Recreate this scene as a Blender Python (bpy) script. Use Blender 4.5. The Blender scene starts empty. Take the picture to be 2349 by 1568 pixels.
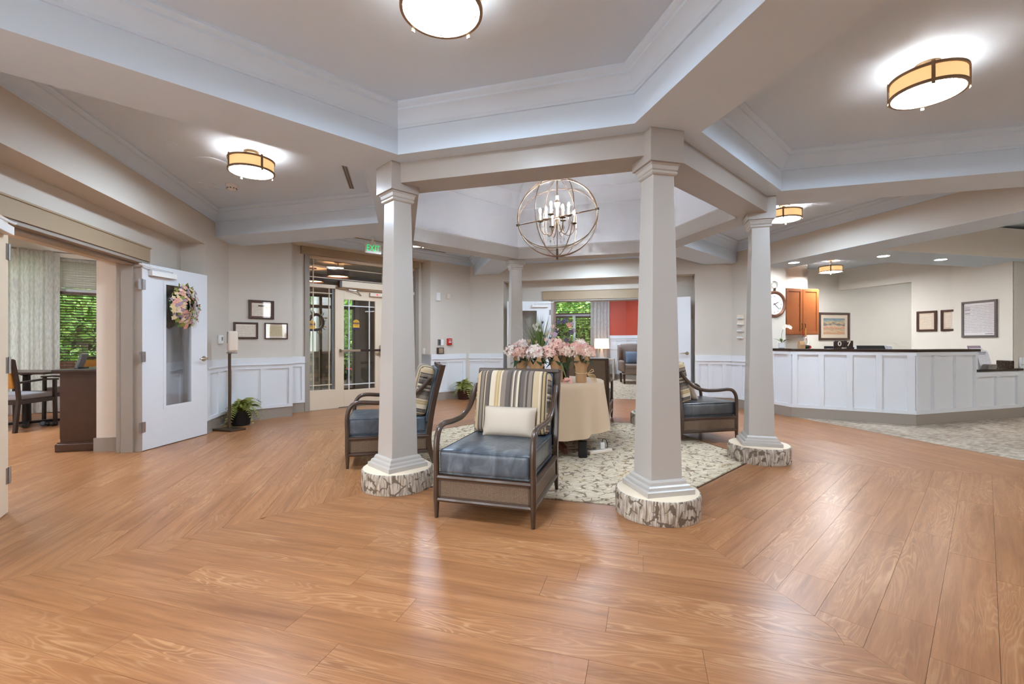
import bpy, bmesh, math, random
from mathutils import Vector, Matrix
random.seed(11)
R = math.radians
scene = bpy.context.scene
COL = scene.collection

# ------------------------------------------------------------------ camera, sky, exposure
FPX = 1035.0                                     # focal length in pixels of the 2349 x 1568 frame
EYE = 1.18
cam_d = bpy.data.cameras.new('camera'); cam_d.sensor_width = 36.0; cam_d.lens = 36.0 * FPX / 2349.0
cam_d.clip_start = 0.02; cam_d.clip_end = 200
cam = bpy.data.objects.new('camera', cam_d); COL.objects.link(cam)
cam.location = (0, 0, EYE); cam.rotation_euler = (R(90), 0, 0)
scene.camera = cam
world = bpy.data.worlds.new('world'); scene.world = world; world.use_nodes = True
_bg = world.node_tree.nodes['Background']; _bg.inputs[0].default_value = (0.93, 0.97, 1.0, 1); _bg.inputs[1].default_value = 7.0
vs = scene.view_settings
vs.view_transform = 'Standard'; vs.look = 'None'; vs.gamma = 1.0; vs.use_curve_mapping = False
vs.exposure = 0.08
scene.cycles.use_denoising = True
scene.cycles.max_bounces = 7; scene.cycles.diffuse_bounces = 4; scene.cycles.glossy_bounces = 3
scene.cycles.caustics_reflective = False; scene.cycles.caustics_refractive = False
scene.cycles.use_adaptive_sampling = True; scene.cycles.adaptive_threshold = 0.16; scene.cycles.use_light_tree = False; scene.cycles.adaptive_min_samples = 28
scene.cycles.transparent_max_bounces = 24; scene.cycles.transmission_bounces = 6
scene.cycles.sample_clamp_indirect = 6.0
LAMP = 145.0                                      # emission of the ceiling-lamp diffusers
BULB = 520.0                                      # emission of the candle bulbs

# ------------------------------------------------------------------ plan of the hexagonal lobby
C = (0.534, 5.131); S = 2.04; A0 = R(-106.4)
N = [(math.cos(A0 + R(60 * k)), math.sin(A0 + R(60 * k))) for k in range(6)]
U = [(-b, a) for a, b in N]
V = [(C[0] + S * math.cos(A0 + R(60 * k - 30)), C[1] + S * math.sin(A0 + R(60 * k - 30))) for k in range(6)]
T30 = math.tan(R(30)); C30 = math.cos(R(30))
Z_SOFFIT, Z_CEIL, Z_CROWN = 2.61, 2.96, 2.80
AP = {2: 4.12, 3: 3.97, 4: 4.29, 5: 4.20}
def W(k, ap, t): return (C[0] + N[k][0] * ap + U[k][0] * t, C[1] + N[k][1] * ap + U[k][1] * t)
def W3(k, ap, t, z): a = W(k, ap, t); return (a[0], a[1], z)
def lerp2(a, b, s): return (a[0] + (b[0] - a[0]) * s, a[1] + (b[1] - a[1]) * s)

# ------------------------------------------------------------------ materials
MATS = {}
def _new(name):
    m = bpy.data.materials.new(name); m.use_nodes = True
    nt = m.node_tree; b = nt.nodes['Principled BSDF']
    MATS[name] = m
    return m, nt, b
def srgb(r, g, b):
    f = lambda c: (c / 255 / 12.92) if c / 255 <= 0.04045 else ((c / 255 + 0.055) / 1.055) ** 2.4
    return (f(r), f(g), f(b), 1)
def mat(name, col, rough=0.5, metal=0.0, spec=0.5, var=0.0, vscale=8.0, bump=0.0, bscale=200.0, emit=None, es=0.0, sheen=0.0, coat=0.0):
    m, nt, b = _new(name)
    b.inputs['Base Color'].default_value = col; b.inputs['Roughness'].default_value = rough
    b.inputs['Metallic'].default_value = metal; b.inputs['Specular IOR Level'].default_value = spec
    if coat: b.inputs['Coat Weight'].default_value = coat
    if sheen: b.inputs['Sheen Weight'].default_value = sheen
    if emit: b.inputs['Emission Color'].default_value = emit; b.inputs['Emission Strength'].default_value = es
    L = nt.links.new
    if var or bump:
        tc = nt.nodes.new('ShaderNodeTexCoord')
    if var:
        n = nt.nodes.new('ShaderNodeTexNoise'); n.inputs['Scale'].default_value = vscale; n.inputs['Detail'].default_value = 4
        L(tc.outputs['Object'], n.inputs['Vector'])
        mx = nt.nodes.new('ShaderNodeMix'); mx.data_type = 'RGBA'
        mx.inputs[6].default_value = tuple(c * (1 - var) for c in col[:3]) + (1,)
        mx.inputs[7].default_value = tuple(min(1, c * (1 + var)) for c in col[:3]) + (1,)
        L(n.outputs['Fac'], mx.inputs[0]); L(mx.outputs[2], b.inputs['Base Color'])
    if bump:
        n2 = nt.nodes.new('ShaderNodeTexNoise'); n2.inputs['Scale'].default_value = bscale; n2.inputs['Detail'].default_value = 2
        L(tc.outputs['Object'], n2.inputs['Vector'])
        bp = nt.nodes.new('ShaderNodeBump'); bp.inputs['Strength'].default_value = bump; bp.inputs['Distance'].default_value = 0.01
        L(n2.outputs['Fac'], bp.inputs['Height']); L(bp.outputs['Normal'], b.inputs['Normal'])
    return m
def glass_mat(name, tint=(0.95, 0.98, 0.97, 1), refl=0.10, rough=0.02):
    m, nt, b = _new(name); nt.nodes.remove(b)
    out = [n for n in nt.nodes if n.type == 'OUTPUT_MATERIAL'][0]
    tr = nt.nodes.new('ShaderNodeBsdfTransparent'); tr.inputs[0].default_value = tint
    gl = nt.nodes.new('ShaderNodeBsdfGlossy'); gl.inputs['Roughness'].default_value = rough
    mx = nt.nodes.new('ShaderNodeMixShader'); mx.inputs[0].default_value = refl
    nt.links.new(tr.outputs[0], mx.inputs[1]); nt.links.new(gl.outputs[0], mx.inputs[2]); nt.links.new(mx.outputs[0], out.inputs[0])
    return m
def ramp(nt, stops, interp='LINEAR'):
    r = nt.nodes.new('ShaderNodeValToRGB'); cr = r.color_ramp; cr.interpolation = interp
    while len(cr.elements) > 1: cr.elements.remove(cr.elements[-1])
    cr.elements[0].position = stops[0][0]; cr.elements[0].color = stops[0][1]
    for p, c in stops[1:]:
        e = cr.elements.new(p); e.color = c
    return r
def mathn(nt, op, a, b=None, c=None):
    n = nt.nodes.new('ShaderNodeMath'); n.operation = op
    for i, v in enumerate((a, b, c)):
        if v is None: continue
        if isinstance(v, (int, float)): n.inputs[i].default_value = v
        else: nt.links.new(v, n.inputs[i])
    return n.outputs[0]
def comb(nt, x, y, z):
    n = nt.nodes.new('ShaderNodeCombineXYZ')
    for i, v in enumerate((x, y, z)):
        if isinstance(v, (int, float)): n.inputs[i].default_value = v
        else: nt.links.new(v, n.inputs[i])
    return n.outputs[0]
def sep(nt, vec):
    n = nt.nodes.new('ShaderNodeSeparateXYZ'); nt.links.new(vec, n.inputs[0]); return n.outputs
def mixc(nt, fac, a, b, blend='MIX'):
    n = nt.nodes.new('ShaderNodeMix'); n.data_type = 'RGBA'; n.blend_type = blend
    for i, v in ((0, fac), (6, a), (7, b)):
        if isinstance(v, (int, float)): n.inputs[i].default_value = v
        elif isinstance(v, tuple): n.inputs[i].default_value = v
        else: nt.links.new(v, n.inputs[i])
    return n.outputs[2]
def noise(nt, vec, scale, detail=3, dist=0.0, rough=0.5):
    n = nt.nodes.new('ShaderNodeTexNoise'); n.inputs['Scale'].default_value = scale; n.inputs['Detail'].default_value = detail
    n.inputs['Distortion'].default_value = dist; n.inputs['Roughness'].default_value = rough
    nt.links.new(vec, n.inputs['Vector']); return n.outputs['Fac']
def coords(nt, kind='Object'):
    return nt.nodes.new('ShaderNodeTexCoord').outputs[kind]

mat('wall_paint', srgb(212, 203, 191), 0.62)
mat('wall_light', srgb(226, 221, 212), 0.62)
mat('wall_cream', srgb(226, 214, 198), 0.62)
mat('wall_red', srgb(186, 76, 54), 0.6)
mat('ceiling_paint', srgb(214, 229, 244), 0.75)  # bluish tint put in to offset warm light bounced off the floor
mat('trim_white', srgb(229, 230, 232), 0.38)
mat('door_white', srgb(228, 229, 231), 0.35)
mat('base_taupe', srgb(158, 146, 134), 0.45)
mat('frame_taupe', srgb(160, 150, 139), 0.4)
mat('casing_tan', srgb(168, 146, 118), 0.4, var=0.03, vscale=6)
mat('entry_beige', srgb(224, 204, 178), 0.42)
mat('column_paint', srgb(188, 181, 173), 0.32)
mat('beam_paint', srgb(172, 163, 154), 0.32)
mat('plinth_top', srgb(238, 218, 190), 0.55, var=0.04, vscale=9)
mat('subfloor', srgb(70, 45, 30), 0.8)
mat('bronze', srgb(96, 78, 62), 0.38, 0.7)
mat('bronze_light', srgb(140, 116, 92), 0.38, 0.6)
mat('lamp_rim', srgb(146, 120, 92), 0.45, 0.2)
mat('steel', srgb(176, 172, 168), 0.32, 0.85)
mat('nickel', srgb(190, 172, 150), 0.28, 0.9)
mat('chair_wood', srgb(70, 50, 37), 0.3, var=0.18, vscale=14, coat=0.25)
mat('dark_wood', srgb(66, 40, 27), 0.35, var=0.3, vscale=10)
mat('espresso', srgb(48, 30, 24), 0.32, var=0.15, vscale=12)
mat('cream_fabric', srgb(212, 196, 176), 0.85, bump=0.15, bscale=500, sheen=0.2)
mat('tan_cloth', srgb(208, 180, 148), 0.8, bump=0.06, bscale=700, sheen=0.15)
def m_curtain(name, share):
    m, nt, b = _new(name); o = coords(nt); L = nt.links.new
    mp = nt.nodes.new('ShaderNodeMapping'); mp.inputs['Scale'].default_value = (60, 60, 14); L(o, mp.inputs[0])
    rp = ramp(nt, [(0.3, srgb(196, 190, 182)), (0.7, srgb(224, 219, 212))]); L(noise(nt, mp.outputs[0], 1.0, 3), rp.inputs[0]); L(rp.outputs[0], b.inputs['Base Color']); b.inputs['Roughness'].default_value = 0.9
    tr = nt.nodes.new('ShaderNodeBsdfTranslucent'); L(rp.outputs[0], tr.inputs[0]); mx = nt.nodes.new('ShaderNodeMixShader'); mx.inputs[0].default_value = share
    out = [n for n in nt.nodes if n.type == 'OUTPUT_MATERIAL'][0]; L(b.outputs[0], mx.inputs[1]); L(tr.outputs[0], mx.inputs[2]); L(mx.outputs[0], out.inputs[0])
m_curtain('curtain', 0.36)
m_curtain('slat_white', 0.45)
mat('black', srgb(22, 20, 20), 0.45)
mat('black_pot', srgb(16, 14, 13), 0.6)
mat('brown_pot', srgb(60, 34, 26), 0.45, var=0.2, vscale=12)
mat('kraft', srgb(186, 146, 104), 0.75, var=0.12, vscale=20)
mat('raffia', srgb(214, 182, 134), 0.8)
mat('white_plastic', srgb(238, 236, 232), 0.35)
mat('cream_plastic', srgb(230, 214, 196), 0.35)
mat('red_plastic', srgb(186, 34, 26), 0.35)
mat('grey_plastic', srgb(120, 120, 122), 0.4)
mat('paper', srgb(238, 236, 238), 0.7)
mat('granite', srgb(46, 32, 22), 0.15, var=0.7, vscale=70)
mat('counter_wood', srgb(52, 33, 24), 0.25, var=0.3, vscale=14)
mat('cherry', srgb(150, 84, 42), 0.35, var=0.16, vscale=6)
mat('frame_brown', srgb(66, 42, 32), 0.35)
mat('frame_grey', srgb(98, 92, 90), 0.35)
mat('mat_cream', srgb(236, 218, 196), 0.8)
mat('mahogany', srgb(106, 62, 46), 0.4)
mat('gold_fabric', srgb(190, 138, 62), 0.7, var=0.2, vscale=18)
mat('grey_seat', srgb(150, 148, 152), 0.5)
mat('wing_fabric', srgb(146, 128, 116), 0.85, var=0.25, vscale=60)
mat('blue_pillow', srgb(116, 128, 146), 0.85)
mat('slat_wood', srgb(96, 72, 66), 0.45)
mat('leaf_green', srgb(96, 132, 52), 0.55, var=0.3, vscale=3)
mat('leaf_bright', srgb(150, 190, 84), 0.55, var=0.25, vscale=3)
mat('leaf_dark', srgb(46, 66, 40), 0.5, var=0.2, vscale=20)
mat('fern_green', srgb(140, 142, 64), 0.55, var=0.3, vscale=9)
mat('grass_blade', srgb(104, 124, 66), 0.55, var=0.2, vscale=12)
mat('lawn', srgb(110, 140, 66), 0.9, var=0.25, vscale=4)
mat('bark', srgb(120, 106, 92), 0.9, var=0.2, vscale=10)
mat('pave', srgb(206, 208, 210), 0.9, var=0.05, vscale=3)
mat('stone', srgb(120, 116, 110), 0.85, var=0.25, vscale=5)
mat('stone_warm', srgb(168, 148, 130), 0.85, var=0.25, vscale=5)
mat('siding', srgb(232, 232, 234), 0.6)
mat('petal_pink', srgb(240, 196, 180), 0.7, var=0.14, vscale=25)
mat('petal_blush', srgb(244, 214, 200), 0.7, var=0.1, vscale=25)
mat('petal_white', srgb(246, 240, 228), 0.7)
mat('petal_cream', srgb(240, 220, 178), 0.7, var=0.08, vscale=25)
mat('wreath_cream', srgb(226, 202, 156), 0.7, var=0.12, vscale=40)
mat('petal_mauve', srgb(176, 150, 166), 0.7)
mat('petal_dusk', srgb(88, 84, 100), 0.7)
mat('petal_peach', srgb(232, 172, 154), 0.7, var=0.12, vscale=30)
mat('sign_yellow', srgb(222, 170, 40), 0.5)
mat('sign_navy', srgb(36, 34, 78), 0.5)
mat('flag_red', srgb(204, 40, 60), 0.7)
mat('hedge_soil', srgb(60, 44, 36), 0.9)
mat('clock_rim', srgb(128, 88, 70), 0.35, 0.5)
mat('candle', srgb(250, 240, 224), 0.5, emit=(1, 0.86, 0.66, 1), es=0.5)
mat('bulb', (1, 1, 1, 1), 0.5, emit=(0.85, 0.95, 1.08, 1), es=BULB)
mat('diffuser', (1, 1, 1, 1), 0.5, emit=(0.77, 0.96, 1.18, 1), es=LAMP)
mat('lamp_bulb', (1, 1, 1, 1), 0.5, emit=(1.0, 0.97, 0.93, 1), es=LAMP * 1.1)
mat('diffuser_warm', (1, 1, 1, 1), 0.5, emit=(0.96, 0.98, 1.0, 1), es=LAMP * 1.25)
mat('diffuser_bright', (1, 1, 1, 1), 0.5, emit=(0.84, 0.95, 1.08, 1), es=LAMP * 1.8)
mat('downlight', (1, 1, 1, 1), 0.5, emit=(0.97, 0.98, 0.98, 1), es=220)
mat('shade_glow', srgb(250, 226, 180), 0.7, emit=srgb(255, 206, 138), es=0.75)
mat('lamp_shade', srgb(250, 236, 220), 0.8, emit=srgb(255, 226, 196), es=1.1)
mat('pendant_shade', srgb(106, 78, 66), 0.8)
mat('pendant_glow', (1, 1, 1, 1), 0.5, emit=srgb(255, 190, 140), es=9.0)
mat('exit_green', srgb(40, 220, 120), 0.5, emit=(0.02, 0.62, 0.20, 1), es=1.0)
mat('led_red', srgb(230, 40, 20), 0.5, emit=(1, 0.06, 0.02, 1), es=1.5)
glass_mat('pane', (0.93, 0.97, 0.96, 1), 0.06)
glass_mat('door_lite', (0.93, 0.94, 0.95, 1), 0.20, 0.05)
glass_mat('entry_pane', (0.90, 0.92, 0.92, 1), 0.10, 0.02)
glass_mat('crystal', (0.95, 0.93, 0.9, 1), 0.45, 0.05)
glass_mat('picture_glass', (1, 1, 1, 1), 0.06, 0.03)

def m_planks():
    m, nt, b = _new('oak_plank'); L = nt.links.new
    at = nt.nodes.new('ShaderNodeAttribute'); at.attribute_name = 'puv'
    x, y, r = sep(nt, at.outputs['Vector'])[:3]
    off = mathn(nt, 'MULTIPLY', r, 41.0)
    v1 = comb(nt, mathn(nt, 'MULTIPLY', x, 1.3), mathn(nt, 'MULTIPLY', y, 24.0), off)
    g1 = noise(nt, v1, 1.0, 7, 0.6, 0.6)
    v2 = comb(nt, mathn(nt, 'MULTIPLY', x, 0.9), mathn(nt, 'MULTIPLY', y, 7.0), off)
    g2 = noise(nt, v2, 1.0, 2, 1.2)
    rings = mathn(nt, 'SINE', mathn(nt, 'ADD', mathn(nt, 'MULTIPLY', g2, 95.0), mathn(nt, 'MULTIPLY', y, 60.0)))
    rings = mathn(nt, 'POWER', mathn(nt, 'MULTIPLY_ADD', rings, 0.5, 0.5), 3.0)
    v3 = comb(nt, mathn(nt, 'MULTIPLY', x, 0.8), mathn(nt, 'MULTIPLY', y, 3.0), off)
    gate = noise(nt, v3, 1.4, 1)
    gate = mathn(nt, 'MULTIPLY', mathn(nt, 'MAXIMUM', mathn(nt, 'SUBTRACT', gate, 0.42), 0.0), 3.2)
    v4 = comb(nt, mathn(nt, 'MULTIPLY', x, 9.0), mathn(nt, 'MULTIPLY', y, 210.0), off)
    pores = noise(nt, v4, 1.0, 2)
    rp = ramp(nt, [(0.25, srgb(136, 88, 53)), (0.45, srgb(160, 107, 67)), (0.58, srgb(171, 117, 75)), (0.78, srgb(186, 133, 90))])
    L(g1, rp.inputs[0])
    c = mixc(nt, mathn(nt, 'MULTIPLY', mathn(nt, 'MULTIPLY', rings, gate), 0.55), rp.outputs[0], srgb(212, 166, 122))
    c = mixc(nt, mathn(nt, 'MULTIPLY', mathn(nt, 'MAXIMUM', mathn(nt, 'SUBTRACT', pores, 0.52), 0.0), 1.6), c, srgb(132, 84, 54))
    tone = ramp(nt, [(0, (0.95, 0.945, 0.94, 1)), (1, (1.04, 1.035, 1.03, 1))]); L(r, tone.inputs[0])
    c = mixc(nt, 1.0, c, tone.outputs[0], 'MULTIPLY')
    L(c, b.inputs['Base Color'])
    b.inputs['Roughness'].default_value = 0.30; b.inputs['Specular IOR Level'].default_value = 0.36
    h = mathn(nt, 'ADD', mathn(nt, 'MULTIPLY', pores, 0.5), mathn(nt, 'MULTIPLY', g1, 0.5))
    bp = nt.nodes.new('ShaderNodeBump'); bp.inputs['Strength'].default_value = 0.10; bp.inputs['Distance'].default_value = 0.004
    L(h, bp.inputs['Height']); L(bp.outputs['Normal'], b.inputs['Normal'])
m_planks()
def m_carpet():
    m, nt, b = _new('carpet_branches'); L = nt.links.new
    o = coords(nt)
    mp = nt.nodes.new('ShaderNodeMapping'); mp.inputs['Rotation'].default_value = (0, 0, R(-16)); mp.inputs['Scale'].default_value = (1.0, 1.15, 1); L(o, mp.inputs[0])
    w = noise(nt, mp.outputs[0], 7, 3)
    dv = nt.nodes.new('ShaderNodeVectorMath'); dv.operation = 'ADD'; L(mp.outputs[0], dv.inputs[0]); L(comb(nt, mathn(nt, 'MULTIPLY', w, 0.16), mathn(nt, 'MULTIPLY', noise(nt, mp.outputs[0], 9, 3), 0.16), 0), dv.inputs[1])
    vo = nt.nodes.new('ShaderNodeTexVoronoi'); vo.feature = 'DISTANCE_TO_EDGE'; vo.inputs['Scale'].default_value = 11.0; L(dv.outputs[0], vo.inputs['Vector'])
    brk = noise(nt, mp.outputs[0], 12.0, 4)
    line = mathn(nt, 'LESS_THAN', vo.outputs['Distance'], mathn(nt, 'MULTIPLY', mathn(nt, 'MAXIMUM', mathn(nt, 'SUBTRACT', brk, 0.43), 0.0), 0.52))
    st = nt.nodes.new('ShaderNodeMapping'); st.inputs['Scale'].default_value = (14, 60, 1); L(mp.outputs[0], st.inputs[0])
    fl = noise(nt, st.outputs[0], 1.0, 3)
    base = ramp(nt, [(0.3, srgb(186, 165, 138)), (0.5, srgb(218, 200, 172)), (0.66, srgb(236, 221, 196))]); L(fl, base.inputs[0])
    och = mathn(nt, 'GREATER_THAN', noise(nt, mp.outputs[0], 3.0, 2), 0.60)
    lc = mixc(nt, och, srgb(138, 116, 98), srgb(176, 146, 104))
    L(mixc(nt, mathn(nt, 'MULTIPLY', line, 0.9), base.outputs[0], lc), b.inputs['Base Color'])
    b.inputs['Roughness'].default_value = 0.95; b.inputs['Specular IOR Level'].default_value = 0.1
    bp = nt.nodes.new('ShaderNodeBump'); bp.inputs['Strength'].default_value = 0.4; bp.inputs['Distance'].default_value = 0.004
    L(noise(nt, o, 350, 2), bp.inputs['Height']); L(bp.outputs['Normal'], b.inputs['Normal'])
m_carpet()
def m_carpet_grey():
    m, nt, b = _new('carpet_streaks'); L = nt.links.new
    o = coords(nt)
    mp = nt.nodes.new('ShaderNodeMapping'); mp.inputs['Scale'].default_value = (9, 70, 1); L(o, mp.inputs[0])
    f = noise(nt, mp.outputs[0], 1.0, 5, 0.4, 0.7)
    f2 = noise(nt, o, 2.2, 3)
    rp = ramp(nt, [(0.36, srgb(104, 88, 76)), (0.46, srgb(150, 134, 118)), (0.54, srgb(192, 178, 162)), (0.66, srgb(218, 208, 194))])
    L(mathn(nt, 'ADD', mathn(nt, 'MULTIPLY', f, 0.85), mathn(nt, 'MULTIPLY', f2, 0.15)), rp.inputs[0])
    L(rp.outputs[0], b.inputs['Base Color']); b.inputs['Roughness'].default_value = 0.95; b.inputs['Specular IOR Level'].default_value = 0.1
m_carpet_grey()
def m_bark():
    m, nt, b = _new('bark_carpet'); L = nt.links.new
    o = coords(nt); x, y, z = sep(nt, o)[:3]
    ang = mathn(nt, 'ARCTAN2', y, x)
    u = mathn(nt, 'MULTIPLY', ang, 0.28)
    base_v = comb(nt, u, z, 0)
    st = comb(nt, mathn(nt, 'MULTIPLY', u, 95.0), mathn(nt, 'MULTIPLY', z, 9.0), 0)
    fl = noise(nt, st, 1.0, 4, 0.3)
    base = ramp(nt, [(0.34, srgb(128, 110, 94)), (0.46, srgb(168, 154, 138)), (0.56, srgb(196, 186, 172)), (0.68, srgb(212, 204, 192))]); L(fl, base.inputs[0])
    d = nt.nodes.new('ShaderNodeVectorMath'); d.operation = 'ADD'; L(base_v, d.inputs[0])
    L(comb(nt, mathn(nt, 'MULTIPLY', noise(nt, base_v, 16, 3), 0.07), mathn(nt, 'MULTIPLY', noise(nt, base_v, 22, 3), 0.10), 0), d.inputs[1])
    vo = nt.nodes.new('ShaderNodeTexVoronoi'); vo.feature = 'DISTANCE_TO_EDGE'; vo.inputs['Scale'].default_value = 11.0; L(d.outputs[0], vo.inputs['Vector'])
    thr = mathn(nt, 'MULTIPLY', mathn(nt, 'MAXIMUM', mathn(nt, 'SUBTRACT', noise(nt, base_v, 14, 4), 0.44), 0.0), 0.66)
    ln = mathn(nt, 'LESS_THAN', vo.outputs['Distance'], thr)
    och = mathn(nt, 'GREATER_THAN', noise(nt, st, 0.6, 2), 0.64)
    c = mixc(nt, mathn(nt, 'MULTIPLY', och, 0.5), base.outputs[0], srgb(172, 140, 88))
    L(mixc(nt, mathn(nt, 'MULTIPLY', ln, 0.92), c, srgb(110, 95, 82)), b.inputs['Base Color'])
    b.inputs['Roughness'].default_value = 0.95; b.inputs['Specular IOR Level'].default_value = 0.1
m_bark()
def m_leather(name, c0, c1, c2):
    m, nt, b = _new(name); L = nt.links.new
    o = coords(nt)
    mp = nt.nodes.new('ShaderNodeMapping'); mp.inputs['Scale'].default_value = (9, 5, 4); L(o, mp.inputs[0])
    f = noise(nt, mp.outputs[0], 1.0, 5, 1.0, 0.6)
    rp = ramp(nt, [(0.3, c0), (0.52, c1), (0.74, c2)]); L(f, rp.inputs[0]); L(rp.outputs[0], b.inputs['Base Color'])
    b.inputs['Roughness'].default_value = 0.32; b.inputs['Coat Weight'].default_value = 0.25; b.inputs['Coat Roughness'].default_value = 0.2
    bp = nt.nodes.new('ShaderNodeBump'); bp.inputs['Strength'].default_value = 0.35; bp.inputs['Distance'].default_value = 0.012
    L(noise(nt, mp.outputs[0], 1.3, 3, 0.8), bp.inputs['Height']); L(bp.outputs['Normal'], b.inputs['Normal'])
m_leather('navy_leather', srgb(50, 56, 64), srgb(74, 84, 95), srgb(112, 122, 130))
m_leather('charcoal_leather', srgb(44, 46, 50), srgb(60, 64, 70), srgb(84, 90, 98))
def m_stripes():
    m, nt, b = _new('stripe_fabric'); L = nt.links.new
    o = coords(nt); x, y, z = sep(nt, o)[:3]
    tan, dk, gold, cr, gr, bk = srgb(196, 172, 136), srgb(80, 70, 66), srgb(182, 154, 104), srgb(216, 200, 174), srgb(128, 114, 102), srgb(42, 37, 37)
    seq = [(tan, 5), (bk, 1), (gr, 2), (bk, 1), (tan, 1), (dk, 3), (bk, 1), (cr, 4), (gold, 1.5), (tan, 1), (gold, 1.5), (cr, 1), (gr, 4), (dk, 3), (bk, 1.6), (gr, 1), (cr, 1), (dk, 1.4), (gr, 1), (cr, 1.6), (bk, 1.4), (dk, 3), (gr, 1.4), (bk, 1.4), (gr, 3), (bk, 1), (tan, 4.5), (cr, 1), (tan, 1), (bk, 1), (gold, 1.6), (bk, 1), (tan, 3)]
    tot = sum(w for _, w in seq)
    stops = []; p = 0
    nx = mathn(nt, 'ABSOLUTE', sep(nt, coords(nt, 'Normal'))[0])
    side = mathn(nt, 'GREATER_THAN', nx, 0.75)
    fx = mathn(nt, 'ADD', mathn(nt, 'MULTIPLY', mathn(nt, 'SUBTRACT', 1.0, side), mathn(nt, 'MULTIPLY_ADD', x, 1 / 0.62, 0.5)), mathn(nt, 'MULTIPLY', side, mathn(nt, 'MULTIPLY_ADD', z, 1 / 0.62, 0.5)))
    # two ramps since a ramp holds 32 stops
    half = len(seq) // 2
    wA = sum(w for _, w in seq[:half]) / tot
    for q, (c, w) in enumerate(seq): stops.append((p, c)); p += w / tot
    rA = ramp(nt, stops[:half], 'CONSTANT'); rB = ramp(nt, [(max(0.0, s), c) for s, c in stops[half:]], 'CONSTANT')
    L(fx, rA.inputs[0]); L(fx, rB.inputs[0])
    c = mixc(nt, mathn(nt, 'GREATER_THAN', fx, wA), rA.outputs[0], rB.outputs[0])
    wv = mathn(nt, 'MULTIPLY', mathn(nt, 'SINE', mathn(nt, 'MULTIPLY', x, 1100.0)), mathn(nt, 'SINE', mathn(nt, 'MULTIPLY', z, 700.0)))
    c = mixc(nt, mathn(nt, 'MULTIPLY', mathn(nt, 'GREATER_THAN', wv, 0.25), 0.28), c, srgb(220, 206, 186))
    L(c, b.inputs['Base Color']); b.inputs['Roughness'].default_value = 0.85
m_stripes()
def m_cane():
    m, nt, b = _new('woven_cane'); L = nt.links.new
    o = coords(nt); x, y, z = sep(nt, o)[:3]
    h = mathn(nt, 'ADD', x, y)
    w1 = mathn(nt, 'SINE', mathn(nt, 'MULTIPLY', mathn(nt, 'ADD', h, z), 620.0)); w2 = mathn(nt, 'SINE', mathn(nt, 'MULTIPLY', mathn(nt, 'SUBTRACT', h, z), 620.0))
    f = mathn(nt, 'MULTIPLY_ADD', mathn(nt, 'MULTIPLY', w1, w2), 0.5, 0.5)
    f = mathn(nt, 'ADD', mathn(nt, 'MULTIPLY', f, 0.6), mathn(nt, 'MULTIPLY', noise(nt, o, 160, 2), 0.4))
    rp = ramp(nt, [(0.25, srgb(58, 44, 34)), (0.55, srgb(112, 90, 70)), (0.8, srgb(156, 132, 106))]); L(f, rp.inputs[0])
    L(rp.outputs[0], b.inputs['Base Color']); b.inputs['Roughness'].default_value = 0.6
m_cane()
def m_print(name, rows, paper, ink, xs=60.0, gap=0.45, dens=0.42):
    m, nt, b = _new(name); L = nt.links.new
    o = coords(nt, 'Generated'); x, y, z = sep(nt, o)[:3]
    fr = mathn(nt, 'FRACT', mathn(nt, 'MULTIPLY', z, float(rows)))
    row = mathn(nt, 'FLOOR', mathn(nt, 'MULTIPLY', z, float(rows)))
    on = mathn(nt, 'LESS_THAN', fr, gap)
    v = comb(nt, mathn(nt, 'MULTIPLY', x, xs), mathn(nt, 'MULTIPLY', row, 7.3), mathn(nt, 'MULTIPLY', y, xs))
    wd = mathn(nt, 'GREATER_THAN', noise(nt, v, 1.0, 2), dens)
    inx = mathn(nt, 'MULTIPLY', mathn(nt, 'GREATER_THAN', z, 0.08), mathn(nt, 'LESS_THAN', z, 0.93))
    k = mathn(nt, 'MULTIPLY', mathn(nt, 'MULTIPLY', on, wd), inx)
    L(mixc(nt, mathn(nt, 'MULTIPLY', k, 0.6), paper, ink), b.inputs['Base Color']); b.inputs['Roughness'].default_value = 0.7
m_print('print_notice', 21, srgb(244, 240, 244), srgb(130, 124, 130), 70, 0.36, 0.40)
m_print('print_certificate', 12, srgb(246, 234, 216), srgb(150, 128, 110), 40, 0.35, 0.5)
m_print('print_certificate_gold', 11, srgb(220, 200, 160), srgb(150, 122, 92), 40, 0.35, 0.52)
m_print('print_flyer', 16, srgb(238, 238, 244), srgb(130, 126, 140), 40, 0.35, 0.45)
def m_painting():
    m, nt, b = _new('landscape_print'); L = nt.links.new
    o = coords(nt, 'Generated'); x, y, z = sep(nt, o)[:3]
    n1 = noise(nt, comb(nt, mathn(nt, 'MULTIPLY', x, 2.2), mathn(nt, 'MULTIPLY_ADD', z, 5.0, mathn(nt, 'MULTIPLY', x, 2.0)), 0), 1.6, 4, 0.8)
    f = mathn(nt, 'ADD', z, mathn(nt, 'MULTIPLY_ADD', n1, 0.5, -0.25))
    rp = ramp(nt, [(0.05, srgb(214, 160, 120)), (0.2, srgb(226, 196, 160)), (0.3, srgb(196, 176, 146)), (0.4, srgb(220, 150, 112)), (0.5, srgb(232, 206, 176)), (0.6, srgb(112, 110, 112)), (0.66, srgb(160, 150, 138)), (0.74, srgb(226, 192, 130)), (0.84, srgb(150, 168, 172)), (1.0, srgb(120, 146, 158))])
    L(f, rp.inputs[0]); L(rp.outputs[0], b.inputs['Base Color']); b.inputs['Roughness'].default_value = 0.6
m_painting()
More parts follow.
